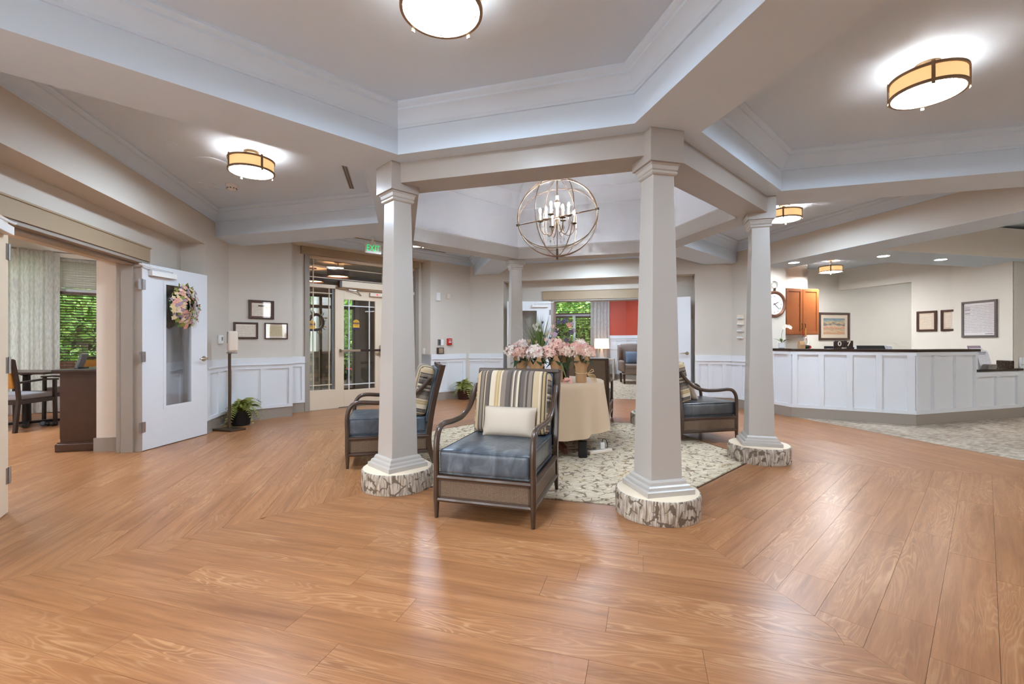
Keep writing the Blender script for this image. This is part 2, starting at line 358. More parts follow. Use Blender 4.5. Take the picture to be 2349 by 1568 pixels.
def m_leafy(name, cols):
    m, nt, b = _new(name); L = nt.links.new
    oi = nt.nodes.new('ShaderNodeAttribute'); oi.attribute_name = 'rnd'
    rp = ramp(nt, [(i / (len(cols) - 1), c) for i, c in enumerate(cols)]); L(oi.outputs['Fac'], rp.inputs[0])
    L(rp.outputs[0], b.inputs['Base Color']); b.inputs['Roughness'].default_value = 0.55
    b.inputs['Subsurface Weight'].default_value = 0.0
m_leafy('foliage', [srgb(76, 112, 46), srgb(136, 184, 82), srgb(204, 232, 130)])
m_leafy('hydrangea_pink', [srgb(222, 150, 138), srgb(240, 188, 172), srgb(248, 214, 196), srgb(250, 236, 214)])
m_leafy('hydrangea_blush', [srgb(228, 176, 168), srgb(244, 214, 204), srgb(248, 236, 226), srgb(244, 240, 216)])
m_leafy('foliage_deep', [srgb(62, 94, 48), srgb(116, 160, 82), srgb(184, 218, 130)])

# ------------------------------------------------------------------ mesh builder
class MB:
    def __init__(s): s.v = []; s.f = []; s.a = []
    def add(s, vs_, fs):
        o = len(s.v); s.v += [tuple(p) for p in vs_]; s.f += [tuple(i + o for i in f) for f in fs]; return s
    def prism(s, poly, z0, z1, caps=True):
        n = len(poly); v = [(x, y, z0) for x, y in poly] + [(x, y, z1) for x, y in poly]
        f = [(i, (i + 1) % n, n + (i + 1) % n, n + i) for i in range(n)]
        if caps: f += [tuple(range(n - 1, -1, -1)), tuple(range(n, 2 * n))]
        return s.add(v, f)
    def box(s, x0, x1, y0, y1, z0, z1): return s.prism([(x0, y0), (x1, y0), (x1, y1), (x0, y1)], z0, z1)
    def mbox(s, M, sx, sy, sz):
        v = [M @ Vector((a * sx / 2, b * sy / 2, c * sz / 2)) for a in (-1, 1) for b in (-1, 1) for c in (-1, 1)]
        return s.add(v, [(0, 1, 3, 2), (4, 6, 7, 5), (0, 4, 5, 1), (2, 3, 7, 6), (0, 2, 6, 4), (1, 5, 7, 3)])
    def sbox(s, k, a0, a1, t0, t1, z0, z1): return s.prism([W(k, a0, t0), W(k, a1, t0), W(k, a1, t1), W(k, a0, t1)], z0, z1)
    def obox(s, a, b, w0, w1, z0, z1):
        dx, dy = b[0] - a[0], b[1] - a[1]; l = math.hypot(dx, dy); nx, ny = -dy / l, dx / l
        p = lambda q, w: (q[0] + nx * w, q[1] + ny * w)
        return s.prism([p(a, w0), p(b, w0), p(b, w1), p(a, w1)], z0, z1)
    def quad(s, a, b, c, d): return s.add([a, b, c, d], [(0, 1, 2, 3)])
    def loft(s, rings, closed=True, cap=True):
        n = len(rings[0]); v = [p for r in rings for p in r]; f = []
        for i in range(len(rings) - 1):
            for j in range(n if closed else n - 1):
                j2 = (j + 1) % n; f.append((i * n + j, i * n + j2, (i + 1) * n + j2, (i + 1) * n + j))
        if cap and closed:
            f.append(tuple(range(n - 1, -1, -1))); f.append(tuple((len(rings) - 1) * n + j for j in range(n)))
        return s.add(v, f)
    def lathe(s, prof, n=24, c=(0, 0, 0), cap=True):
        return s.loft([[(c[0] + r * math.cos(2 * math.pi * j / n), c[1] + r * math.sin(2 * math.pi * j / n), c[2] + z) for j in range(n)] for r, z in prof], True, cap)
    def tube(s, pts, r, n=8, closed=False, cap=True):
        pts = [Vector(p) for p in pts]; m = len(pts); rr = r if isinstance(r, (list, tuple)) else [r] * m
        rings = []; up = None
        for i, p in enumerate(pts):
            if closed: d = pts[(i + 1) % m] - pts[i - 1]
            else: d = pts[min(i + 1, m - 1)] - pts[max(i - 1, 0)]
            d = d.normalized() if d.length > 1e-9 else Vector((0, 0, 1))
            if up is None:
                up = Vector((0, 0, 1)) if abs(d.z) < 0.9 else Vector((0, 1, 0))
            a = (up - d * up.dot(d)); a = a.normalized() if a.length > 1e-6 else d.orthogonal().normalized()
            up = a; b = d.cross(a)
            rings.append([p + a * (rr[i] * math.cos(2 * math.pi * j / n)) + b * (rr[i] * math.sin(2 * math.pi * j / n)) for j in range(n)])
        if closed:
            rings.append(rings[0]); return s.loft(rings, True, False)
        return s.loft(rings, True, cap)
    def disc(s, c, r, n=24, flip=False):
        v = [(c[0] + r * math.cos(2 * math.pi * j / n), c[1] + r * math.sin(2 * math.pi * j / n), c[2]) for j in range(n)]
        return s.add(v, [tuple(range(n))])
    def ball(s, c, rx, ry=None, rz=None, n=10, m=7):
        ry = rx if ry is None else ry; rz = rx if rz is None else rz
        rings = []
        for i in range(m + 1):
            th = math.pi * (0.02 + 0.96 * i / m)
            rings.append([(c[0] + rx * math.sin(th) * math.cos(2 * math.pi * j / n), c[1] + ry * math.sin(th) * math.sin(2 * math.pi * j / n), c[2] - rz * math.cos(th)) for j in range(n)])
        return s.loft(rings)
    def rbox(s, sx, sy, sz, r, n=6, puff=(0, 0, 0), c=(0, 0, 0), M=None):
        # rounded box with optional puffed faces
        hx, hy, hz = sx / 2, sy / 2, sz / 2
        def pt(a, b, e):
            q = Vector((a, b, e)); core = Vector((max(-hx + r, min(hx - r, a * hx)), max(-hy + r, min(hy - r, b * hy)), max(-hz + r, min(hz - r, e * hz))))
            d = Vector((a * hx, b * hy, e * hz)) - core
            p = core + (d.normalized() * r if d.length > 1e-9 else d)
            fa = (1 - min(1, abs(p.x / hx)) ** 2.2); fb = (1 - min(1, abs(p.y / hy)) ** 2.2); fe = (1 - min(1, abs(p.z / hz)) ** 2.2)
            p.x += math.copysign(1, a) * puff[0] * fb * fe * (abs(a) > 0.999); p.y += math.copysign(1, b) * puff[1] * fa * fe * (abs(b) > 0.999); p.z += math.copysign(1, e) * puff[2] * fa * fb * (abs(e) > 0.999)
            p += Vector(c)
            return M @ p if M else p
        g = sorted(set([-1, 1] + [round(-1 + 2 * i / n, 5) for i in range(n + 1)]))
        def ax(h): # denser near the edges so that the rounding shows
            e = r / h
            return [-1, -1 + 0.3 * e, -1 + 0.65 * e, -1 + e] + [(-1 + e) + (2 - 2 * e) * i / n for i in range(1, n)] + [1 - e, 1 - 0.65 * e, 1 - 0.3 * e, 1]
        X, Y, Zs = ax(hx), ax(hy), ax(hz)
        idx = {}; vs_ = []; fs = []
        def vid(a, b, e):
            key = (round(a, 5), round(b, 5), round(e, 5))
            if key not in idx: idx[key] = len(vs_); vs_.append(pt(a, b, e))
            return idx[key]
        for P, Q, fn in ((X, Y, lambda a, b: (a, b, 1)), (X, Y, lambda a, b: (a, b, -1)), (X, Zs, lambda a, b: (a, 1, b)), (X, Zs, lambda a, b: (a, -1, b)), (Y, Zs, lambda a, b: (1, a, b)), (Y, Zs, lambda a, b: (-1, a, b))):
            for i in range(len(P) - 1):
                for j in range(len(Q) - 1):
                    fs.append((vid(*fn(P[i], Q[j])), vid(*fn(P[i + 1], Q[j])), vid(*fn(P[i + 1], Q[j + 1])), vid(*fn(P[i], Q[j + 1]))))
        return s.add(vs_, fs)
    def pillow(s, w, h, d, n=14, M=None):
        for sg in (1, -1):
            grid = []
            for i in range(n + 1):
                for j in range(n + 1):
                    a = -1 + 2 * i / n; b = -1 + 2 * j / n
                    th = (max(0, 1 - abs(a) ** 2.6) * max(0, 1 - abs(b) ** 2.6)) ** 0.42
                    pin = 1 - 0.05 * (1 - a * a) if True else 1
                    x = a * w / 2 * (1 - 0.05 * (1 - b * b) * 0.6); z = b * h / 2 * (1 - 0.07 * (1 - a * a) * 0.6)
                    p = Vector((x, sg * th * d / 2, z)); grid.append(M @ p if M else p)
            s.add(grid, [(i * (n + 1) + j, (i + 1) * (n + 1) + j, (i + 1) * (n + 1) + j + 1, i * (n + 1) + j + 1) for i in range(n) for j in range(n)])
        return s
    def mesh(s, name, m, smooth=False, angle=40, fix=True, attrs=None):
        me = bpy.data.meshes.new(name); me.from_pydata([tuple(p) for p in s.v], [], s.f)
        if fix:
            bm = bmesh.new(); bm.from_mesh(me)
            if smooth: bmesh.ops.remove_doubles(bm, verts=bm.verts, dist=1e-5)
            bmesh.ops.recalc_face_normals(bm, faces=bm.faces); bm.to_mesh(me); bm.free()
        if smooth:
            me.polygons.foreach_set('use_smooth', [True] * len(me.polygons)); me.set_sharp_from_angle(angle=R(angle))
        if m: me.materials.append(MATS[m])
        me.update()
        return me
    def build(s, name, m, parent=None, smooth=False, bevel=0.0, angle=40, fix=True):
        return obj(name, s.mesh(name, m, smooth, angle, fix), parent, bevel)
def obj(name, me, parent=None, bevel=0.0, loc=None, rot=None):
    o = bpy.data.objects.new(name, me); COL.objects.link(o)
    if parent: o.parent = parent
    if loc: o.location = loc
    if rot: o.rotation_euler = rot
    if bevel:
        b = o.modifiers.new('bevel', 'BEVEL'); b.width = bevel; b.segments = 2; b.limit_method = 'ANGLE'; b.angle_limit = R(40)
    return o
def tag(o, label, cat, group=None):
    o['label'] = label; o['category'] = cat
    if group: o['group'] = group
    return o
def struct(o, label=None):
    o['kind'] = 'structure'
    if label: o['label'] = label
    return o
def thing(name, label, cat, loc=(0, 0, 0), rz=0.0, group=None):
    o = bpy.data.objects.new(name, None); COL.objects.link(o); o.location = loc; o.rotation_euler = (0, 0, rz); o.empty_display_size = 0.05
    return tag(o, label, cat, group)
def croot(name, label):
    o = bpy.data.objects.new(name, None); COL.objects.link(o); o.empty_display_size = 0.05
    return struct(o, label)
def dup(root, loc, rz, label=None, name=None):
    def cp(o, par):
        c = o.copy(); COL.objects.link(c); c.parent = par
        for ch in o.children: cp(ch, c)
        return c
    r = cp(root, None); r.location = loc; r.rotation_euler = (0, 0, rz)
    if label: r['label'] = label
    return r
def text_obj(txt, size, m, M, parent, name='lettering', depth=0.0006, bold=0.0):
    cu = bpy.data.curves.new('text', 'FONT'); cu.body = txt; cu.size = size; cu.align_x = 'CENTER'; cu.align_y = 'CENTER'; cu.extrude = depth; cu.offset = bold
    cu.resolution_u = 3
    to = bpy.data.objects.new('text', cu); COL.objects.link(to)
    dg = bpy.context.evaluated_depsgraph_get(); me = bpy.data.meshes.new_from_object(to.evaluated_get(dg))
    bpy.data.objects.remove(to); me.transform(M); me.materials.clear(); me.materials.append(MATS[m]); me.name = name
    return obj(name, me, parent)
def sector_rz(k):                                # turns local -Y to the outward normal of side k
    return math.atan2(N[k][1], N[k][0]) + R(90)
def wall_M(P, facing, z):                        # local x right, y up, z out of the wall, for a viewer looking at it; facing = outward 2D normal
    fx, fy = facing; X = Vector((-fy, fx, 0)); Zv = Vector((fx, fy, 0)); Yv = Vector((0, 0, 1))
    m = Matrix((X, Yv, Zv)).transposed().to_4x4(); m.translation = Vector((P[0], P[1], z)); return m
def inward(k): return (-N[k][0], -N[k][1])

# ------------------------------------------------------------------ floor
def clip(poly, a, b, c):                         # keep a*x + b*y <= c
    out = []
    for i in range(len(poly)):
        p, q = poly[i], poly[(i + 1) % len(poly)]
        dp, dq = a * p[0] + b * p[1] - c, a * q[0] + b * q[1] - c
        if dp <= 0: out.append(p)
        if (dp < 0) != (dq < 0) and abs(dp - dq) > 1e-12:
            s_ = dp / (dp - dq); out.append((p[0] + (q[0] - p[0]) * s_, p[1] + (q[1] - p[1]) * s_))
    return out
def area(poly): return 0.5 * sum(poly[i][0] * poly[(i + 1) % len(poly)][1] - poly[(i + 1) % len(poly)][0] * poly[i][1] for i in range(len(poly)))
floor_mb = MB().prism([(-14, -2.5), (13, -2.5), (13, 19), (-14, 19)], -0.10, -0.006)
floor = struct(floor_mb.build('floor', 'subfloor'), 'honey oak plank floor mitred along the spokes of the hexagonal lobby')
APO = S * C30
PW, PL, G = 0.182, 1.22, 0.0006
OUT = {0: 6.4, 1: 6.4, 2: 4.27, 3: 4.53, 4: 4.62, 5: 8.6}
planks = []
for k in range(6):
    row = 0; a = APO - 0.02
    while a < OUT[k]:
        a1 = min(a + PW, OUT[k]); t = -a1 * T30 - random.random() * PL
        while t < a1 * T30:
            poly = [(a + G, t + G), (a1 - G, t + G), (a1 - G, t + PL - G), (a + G, t + PL - G)]
            poly = clip(poly, -T30, 1, -G); poly = clip(poly, -T30, -1, -G)
            if len(poly) >= 3 and abs(area(poly)) > 0.0015:
                if area(poly) < 0: poly = poly[::-1]
                cx_ = sum(p[0] for p in poly) / len(poly); ct_ = sum(p[1] for p in poly) / len(poly)
                w_ = W(k, cx_, ct_); rr = random.random()
                share = abs(area(poly)) * EYE / max(0.4, w_[1]) ** 3 if w_[1] > 1.3 and abs(w_[0]) < 1.25 * w_[1] + 0.5 else 0
                planks.append((share, k, poly, (t, a, rr)))
            t += PL
        a = a1; row += 1
planks.sort(key=lambda p: -p[0])
def plank_geo(k, poly, org):
    n = len(poly); top = [W(k, *p) for p in poly]
    v = [(x, y, 0.0) for x, y in top] + [(x, y, -0.006) for x, y in top]
    f = [tuple(range(n))] + [(i, n + i, n + (i + 1) % n, (i + 1) % n) for i in range(n)]
    puv = [(p[1] - org[0] + org[2] * 13.7, p[0] - org[1], org[2]) for p in poly] * 2
    return v, f, puv
def plank_mesh(name, v, f, puv):
    me = bpy.data.meshes.new(name); me.from_pydata(v, [], f)
    at = me.attributes.new('puv', 'FLOAT_VECTOR', 'POINT'); at.data.foreach_set('vector', [c for p in puv for c in p])
    me.materials.append(MATS['oak_plank']); return me
rest_v, rest_f, rest_p = [], [], []
for i, (share, k, poly, org) in enumerate(planks):
    v, f, puv = plank_geo(k, poly, org)
    if i < 300: obj('plank', plank_mesh('plank', v, f, puv), floor)
    else:
        o_ = len(rest_v); rest_v += v; rest_f += [tuple(q + o_ for q in ff) for ff in f]; rest_p += puv
far = obj('plank_field', plank_mesh('plank_field', rest_v, rest_f, rest_p), floor); far['kind'] = 'stuff'
# carpets let into the floor
hexa = [(C[0] + (S - 0.05) * math.cos(A0 + R(60 * k - 30)), C[1] + (S - 0.05) * math.sin(A0 + R(60 * k - 30))) for k in range(6)]
struct(MB().prism(hexa, -0.006, 0.003).build('floor_carpet', 'carpet_branches'), 'hexagonal cream carpet with brown branch pattern between the columns')
struct(MB().prism([W(2, 4.27, 2.6), W(2, 4.27, -7), W(2, 13, -7), W(2, 13, 2.6)], -0.006, 0.002).build('floor_carpet', 'carpet_streaks'), 'grey streaked carpet in front of the reception desk')
struct(MB().sbox(3, 4.53, 9.8, -4, 4, -0.006, 0.002).build('floor_carpet', 'carpet_branches'), 'cream patterned carpet of the room with the red wall')
struct(MB().sbox(4, 4.62, 7.1, -1.6, 2.6, -0.006, 0.001).build('floor_mat', 'stone'), 'dark entrance matting behind the glazed door')

# ------------------------------------------------------------------ ceiling: trays, soffits, crown, cupola
ceil_mb = MB()
CO = {0: 7.2, 1: 9.5, 2: 13, 3: 10.0, 4: 7.4, 5: 4.5}
ceil_mb.prism([W(5, 4.5, -4.5 * T30), W(5, 10.4, -10.4 * T30), W(5, 10.4, 2.35), W(5, 4.5, 2.35)], Z_CEIL, Z_CEIL + 0.08)
for k in range(6):
    a0, a1 = 1.66, CO[k]
    if k == 0: ceil_mb.prism([W(0, a0, -a0 * T30), W(5, 4.4, 4.4 * T30), W(5, 4.4, 5.3), W(0, 6.8, -1.2), W(0, a1, -1.2), W(0, a1, a1 * T30), W(0, a0, a0 * T30)], Z_CEIL, Z_CEIL + 0.08); continue
    ceil_mb.prism([W(k, a0, -a0 * T30), W(k, a1, -a1 * T30), W(k, a1, a1 * T30), W(k, a0, a0 * T30)], Z_CEIL, Z_CEIL + 0.08)
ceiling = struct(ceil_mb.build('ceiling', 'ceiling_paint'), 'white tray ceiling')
HW = {0: (0.25, 0.25), 1: (0.25, 0.25), 2: (0.25, 0.25), 3: (0.25, 0.25), 4: (0.25, 0.25), 5: (0.25, 0.33)}   # half widths on the (k-1, k) sides
SPO = {0: 7.6, 1: 7.6, 2: 6.6, 3: 5.1, 4: 5.3, 5: 5.3}
for k in range(6):
    r = ((V[k][0] - C[0]) / S, (V[k][1] - C[1]) / S); p = (-r[1], r[0])
    h0, h1 = HW[k]
    q = lambda rr, w: (C[0] + r[0] * rr + p[0] * w, C[1] + r[1] * rr + p[1] * w)
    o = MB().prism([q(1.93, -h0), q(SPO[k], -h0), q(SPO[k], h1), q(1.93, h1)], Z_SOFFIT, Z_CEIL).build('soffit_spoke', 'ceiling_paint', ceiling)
RING0, RING1 = 1.72, 2.012
for k in range(6):
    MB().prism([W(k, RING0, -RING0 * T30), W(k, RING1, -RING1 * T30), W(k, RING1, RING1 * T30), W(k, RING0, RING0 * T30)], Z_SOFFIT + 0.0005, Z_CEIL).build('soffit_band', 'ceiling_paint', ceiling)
def inset(poly, d):                              # poly ccw, inset by d
    n = len(poly); out = []
    for i in range(n):
        a, b, c = poly[i - 1], poly[i], poly[(i + 1) % n]
        def nrm(p, q):
            l = math.hypot(q[0] - p[0], q[1] - p[1]); return (-(q[1] - p[1]) / l, (q[0] - p[0]) / l)
        n1, n2 = nrm(a, b), nrm(b, c)
        det = n1[0] * n2[1] - n1[1] * n2[0]
        c1 = n1[0] * b[0] + n1[1] * b[1] + d; c2 = n2[0] * b[0] + n2[1] * b[1] + d
        out.append(((c1 * n2[1] - c2 * n1[1]) / det, (n1[0] * c2 - n2[0] * c1) / det))
    return out
CROWN = [(0.0, 2.800), (0.014, 2.800), (0.014, 2.818), (0.020, 2.824), (0.030, 2.862), (0.056, 2.894), (0.078, 2.906), (0.078, 2.922), (0.092, 2.930), (0.104, 2.944), (0.104, 2.9605), (0.0, 2.9605)]
OUTER = {0: 6.2, 1: 6.2, 2: AP[2], 3: AP[3], 4: AP[4], 5: AP[5]}
for k in range(6):
    hl, hr = HW[k][1], HW[(k + 1) % 6][0]
    a0, a1 = RING1, OUTER[k]
    poly = [W(k, a0, -(a0 * T30 - hl / C30)), W(k, a1, -(a1 * T30 - hl / C30)), W(k, a1, a1 * T30 - hr / C30), W(k, a0, a0 * T30 - hr / C30)]
    if area(poly) < 0: poly = poly[::-1]
    mb = MB(); rings = [[(x, y, z) for x, y in (inset(poly, d) if d else poly)] for d, z in CROWN]
    mb.loft(rings, True, False)
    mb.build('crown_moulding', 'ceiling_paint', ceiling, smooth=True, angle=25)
# cupola over the hexagon
def ring_poly(ap, z): return [(C[0] + ap / C30 * math.cos(A0 + R(60 * k - 30)), C[1] + ap / C30 * math.sin(A0 + R(60 * k - 30)), z) for k in range(6)]
cup = MB(); cup.loft([ring_poly(1.645, 2.63), ring_poly(1.645, 3.22), ring_poly(1.635, 3.22), ring_poly(1.50, 3.42), ring_poly(0.35, 4.2)], True, False)
cup.add(ring_poly(0.35, 4.2), [(0, 1, 2, 3, 4, 5)])
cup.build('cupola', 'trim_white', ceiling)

# ------------------------------------------------------------------ hexagon beams and columns
beam_root = croot('trim_1', 'taupe painted beams joining the six columns')
for k in range(6):
    a0, a1 = 1.594, 1.869
    MB().prism([W(k, a0, -a0 * T30), W(k, a1, -a1 * T30), W(k, a1, a1 * T30), W(k, a0, a0 * T30)], 2.45, 2.612).build('beam', 'beam_paint', beam_root)
    MB().prism([W(k, 1.63, -1.63 * T30), W(k, 1.72, -1.72 * T30), W(k, 1.72, 1.72 * T30), W(k, 1.63, 1.63 * T30)], 2.612, 2.64).build('beam_ledge', 'column_paint', beam_root)
def sq(h, z): return [(-h, -h, z), (h, -h, z), (h, h, z), (-h, h, z)]
def make_column(k, label):
    c = thing('column', label, 'column', (V[k][0], V[k][1], 0), sector_rz(k) - R(30), 'white tapered columns round the hexagon')
    pl_ = MB(); pl_.lathe([(0.284, 0.001), (0.286, 0.02), (0.286, 0.145), (0.282, 0.155), (0.274, 0.158)], 64, cap=False).build('plinth_wrap', 'bark_carpet', c, smooth=True)
    MB().lathe([(0.276, 0.10), (0.276, 0.156), (0.270, 0.160)], 64).build('plinth_top', 'plinth_top', c, smooth=True)
    MB().loft([sq(0.176, 0.160), sq(0.176, 0.192), sq(0.168, 0.198), sq(0.160, 0.200), sq(0.156, 0.216), sq(0.146, 0.224), sq(0.140, 0.226), sq(0.136, 0.244), sq(0.126, 0.256)], True).build('base_moulding', 'column_paint', c)
    MB().loft([sq(0.117, 0.25), sq(0.079, 2.345)], True).build('shaft', 'column_paint', c, bevel=0.004)
    MB().loft([sq(0.080, 2.315), sq(0.090, 2.318), sq(0.096, 2.326), sq(0.096, 2.336), sq(0.090, 2.342), sq(0.098, 2.350), sq(0.102, 2.374), sq(0.108, 2.380), sq(0.108, 2.392)], True).build('capital', 'column_paint', c)
    MB().box(-0.126, 0.126, -0.126, 0.126, 2.390, 2.6085).build('block', 'beam_paint', c, bevel=0.002)
    return c
make_column(0, 'white tapered square column left of the front armchair')
make_column(1, 'nearest white tapered column, right of the front armchair')
col_r = make_column(2, 'white tapered column in front of the reception desk')
make_column(3, 'white tapered column hidden behind the nearest column')
make_column(4, 'slim far white column behind the flower table')
make_column(5, 'white tapered column standing behind the left column')
o = MB().rbox(0.008, 0.07, 0.115, 0.003, 2, c=(-0.104, -0.03, 0.42)).build('outlet_plate', 'white_plastic', col_r, smooth=True)
for dz in (-0.022, 0.022): MB().rbox(0.004, 0.034, 0.03, 0.0018, 2, c=(-0.109, -0.03, 0.42 + dz)).build('socket', 'cream_plastic', o, smooth=True)

# ------------------------------------------------------------------ walls
def wall(name, m, label): return MB(), name, m, label
wl = MB()                                        # left wall with the double-door alcove (side 5)
wl.sbox(5, 4.20, 4.92, -3.3, -1.705, 0, 2.9); wl.sbox(5, 4.20, 4.92, 1.98, 2.45, 0, 2.9)
for t0, t1 in ((2.45, 3.25), (3.33, 4.13), (4.21, 5.01)): wl.sbox(5, 4.20, 4.50, t0, t1, 0, 0.12); wl.sbox(5, 4.20, 4.50, t0, t1, 2.72, 2.9); wl.sbox(5, 4.20, 4.50, t1, t1 + (0.08 if t1 < 5 else 0.2), 0, 2.9)  # window openings added out of view as a daylight source
wl.sbox(5, 4.20, 4.92, -1.705, 1.98, 2.44, 2.9)
wl.sbox(5, 4.47, 4.92, -1.705, -0.905, 0, 2.44); wl.sbox(5, 4.47, 4.92, 1.03, 1.98, 0, 2.44); wl.sbox(5, 4.47, 4.92, -0.905, 1.03, 2.06, 2.44)
wall_left = struct(wl.build('wall_left', 'wall_paint'), 'taupe wall with the alcove of the double doors')
we = MB()                                        # entrance wall (side 4)
we.sbox(4, AP[4], 4.82, 1.50, 3.0, 0, 2.9); we.sbox(4, AP[4], 4.82, -2.25, -1.10, 0, 2.9); we.sbox(4, AP[4], 4.82, -1.10, 1.50, 2.80, 2.9)
we.sbox(4, 4.62, 4.82, 1.20, 1.50, 0, 2.80); we.sbox(4, 4.62, 4.82, -1.10, -1.02, 0, 2.80); we.sbox(4, 4.62, 4.82, -1.02, 1.20, 2.67, 2.80)
struct(we.build('wall_back_left', 'wall_paint'), 'taupe wall around the glazed entrance')
wb = MB()                                        # back wall (side 3)
wb.sbox(3, AP[3], 4.5, 1.915, 3.1, 0, 2.9); wb.sbox(3, AP[3], 4.5, -3.3, -1.835, 0, 2.9); wb.sbox(3, AP[3], 4.5, -1.835, 1.915, 2.452, 2.9)
wb.sbox(3, 4.27, 4.5, 0.95, 1.915, 0, 2.452); wb.sbox(3, 4.27, 4.5, -1.835, -0.88, 0, 2.452); wb.sbox(3, 4.27, 4.5, -0.88, 0.95, 2.06, 2.452)
struct(wb.build('wall_back', 'wall_paint'), 'taupe wall with the opening to the red room')
wr = MB()                                        # right wall: pier, header above the reception
wr.sbox(2, AP[2], 4.15, 1.60, 2.7, 0, 2.9); wr.sbox(2, AP[2], 4.15, -4.0, 1.60, 2.452, 2.9)
struct(wr.build('wall_right', 'wall_paint'), 'taupe header and pier in front of the reception')

# reception shell
rs = MB(); rs.sbox(2, 4.15, 4.69, 1.59, 2.9, 0, 2.9)                                  # pier that carries the clock
rs.sbox(2, 4.69, 6.51, 2.87, 3.1, 0, 2.9)                                             # wall behind the cabinet
rs.sbox(2, 6.51, 12.5, 3.36, 3.5, 0, 2.9); rs.sbox(2, 6.40, 6.51, 2.87, 3.5, 0, 2.9)   # wall with the painting
rs.sbox(2, 7.90, 8.05, 1.85, 3.36, 2.35, 2.9)                                         # dropped header
rs.sbox(2, 7.90, 8.05, 0.74, 1.85, 0, 2.9)                                            # wall with the two frames
rs.sbox(2, 12.3, 12.5, 0.0, 3.4, 0, 2.9)
struct(rs.build('wall_reception', 'wall_light'), 'pale walls of the reception recess')
nA, nB = (7.880, 7.10), (7.925, 8.16)
dC = (2.4242, 0.7686); lC = math.hypot(*dC); dC = (dC[0] / lC, dC[1] / lC)
nw = MB(); nw.prism([nA, (nA[0] + dC[0] * 5, nA[1] + dC[1] * 5), (nB[0] + dC[0] * 5, nB[1] + dC[1] * 5), nB], 0, 2.9)
struct(nw.build('wall_reception', 'wall_light'), 'pale wall that carries the framed notice')
cw = MB(); cw.obox((nA[0] + 0.01, nA[1] - 0.004), (nA[0] + dC[0] * 5, nA[1] + dC[1] * 5 - 0.004), -0.004, 0.0, 0, 2.9)
struct(cw.build('wall_corridor', 'wall_paint'), 'taupe wall right of the framed notice')
so = MB(); so.sbox(2, 4.15, 4.70, -4, 1.59, 2.4525, 2.9); so.sbox(2, 4.70, 7.9, 0.0, 0.74, 2.4525, 2.9)
struct(so.build('ceiling_soffit', 'wall_cream'), 'cream sides of the dropped reception soffit')
sp = MB(); sp.sbox(2, 4.12, 4.70, -4, 1.59, 2.450, 2.4525); sp.sbox(2, 4.70, 7.9, 0.0, 0.74, 2.450, 2.4525); sp.sbox(2, 4.70, 12.4, 0.74, 3.4, 2.81, 2.83)
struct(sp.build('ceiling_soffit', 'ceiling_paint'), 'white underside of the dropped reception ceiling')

# shells of the rooms that show through the openings
dr = MB()
dr.sbox(4, 7.52, 7.70, 5.15, 8.2, 0, 2.9); dr.sbox(4, 7.52, 7.70, 2.5, 3.35, 0, 2.9); dr.sbox(4, 7.52, 7.70, 3.35, 5.15, 0, 0.36); dr.sbox(4, 7.52, 7.70, 3.35, 5.15, 2.62, 2.9)
dr.sbox(4, 4.82, 7.52, 2.6, 2.75, 0, 2.9); dr.sbox(5, 10.2, 10.4, -2.5, 2.35, 0, 2.9); dr.sbox(5, 4.92, 10.2, 2.20, 2.35, 0, 2.9)
struct(dr.build('wall_dining', 'wall_cream'), 'cream walls of the dining room')
lv = MB()
lv.sbox(3, 9.70, 9.88, -2.3, -0.36, 1.39, 2.9); lv.sbox(3, 9.70, 9.88, -0.36, 0.60, 1.39, 2.9); lv.sbox(3, 9.70, 9.88, 2.15, 4.2, 0, 2.9); lv.sbox(3, 9.70, 9.88, 0.60, 2.15, 2.62, 2.9)
lv.sbox(3, 9.70, 9.88, 0.60, 2.15, 0, 0.55); lv.sbox(3, 9.70, 9.88, -2.3, 0.60, 0, 1.39)
lv.prism([W(3, 9.70, -0.364), W(3, 9.70, -2.2), W(3, 8.2, -2.2)], 0, 2.9)
lv.sbox(3, 4.5, 9.8, 3.9, 4.1, 0, 2.9); lv.sbox(3, 4.5, 9.8, -2.35, -2.2, 0, 2.9)
struct(lv.build('wall_red_room', 'wall_red'), 'terracotta red walls of the far sitting room')
vb = MB(); vb.sbox(4, 4.82, 7.1, 1.9, 2.05, 0, 2.9); vb.sbox(4, 4.82, 7.1, -1.75, -1.6, 0, 2.9)
vb.sbox(4, 7.0, 7.15, -1.6, -0.78, 0, 2.9); vb.sbox(4, 7.0, 7.15, -0.78, 1.9, 2.25, 2.9)
struct(vb.build('wall_vestibule', 'frame_taupe'), 'taupe walls of the entrance vestibule')
struct(MB().sbox(4, 4.82, 7.1, -1.7, 2.0, 2.72, 2.74).build('ceiling_vestibule', 'wall_light'), 'vestibule ceiling')
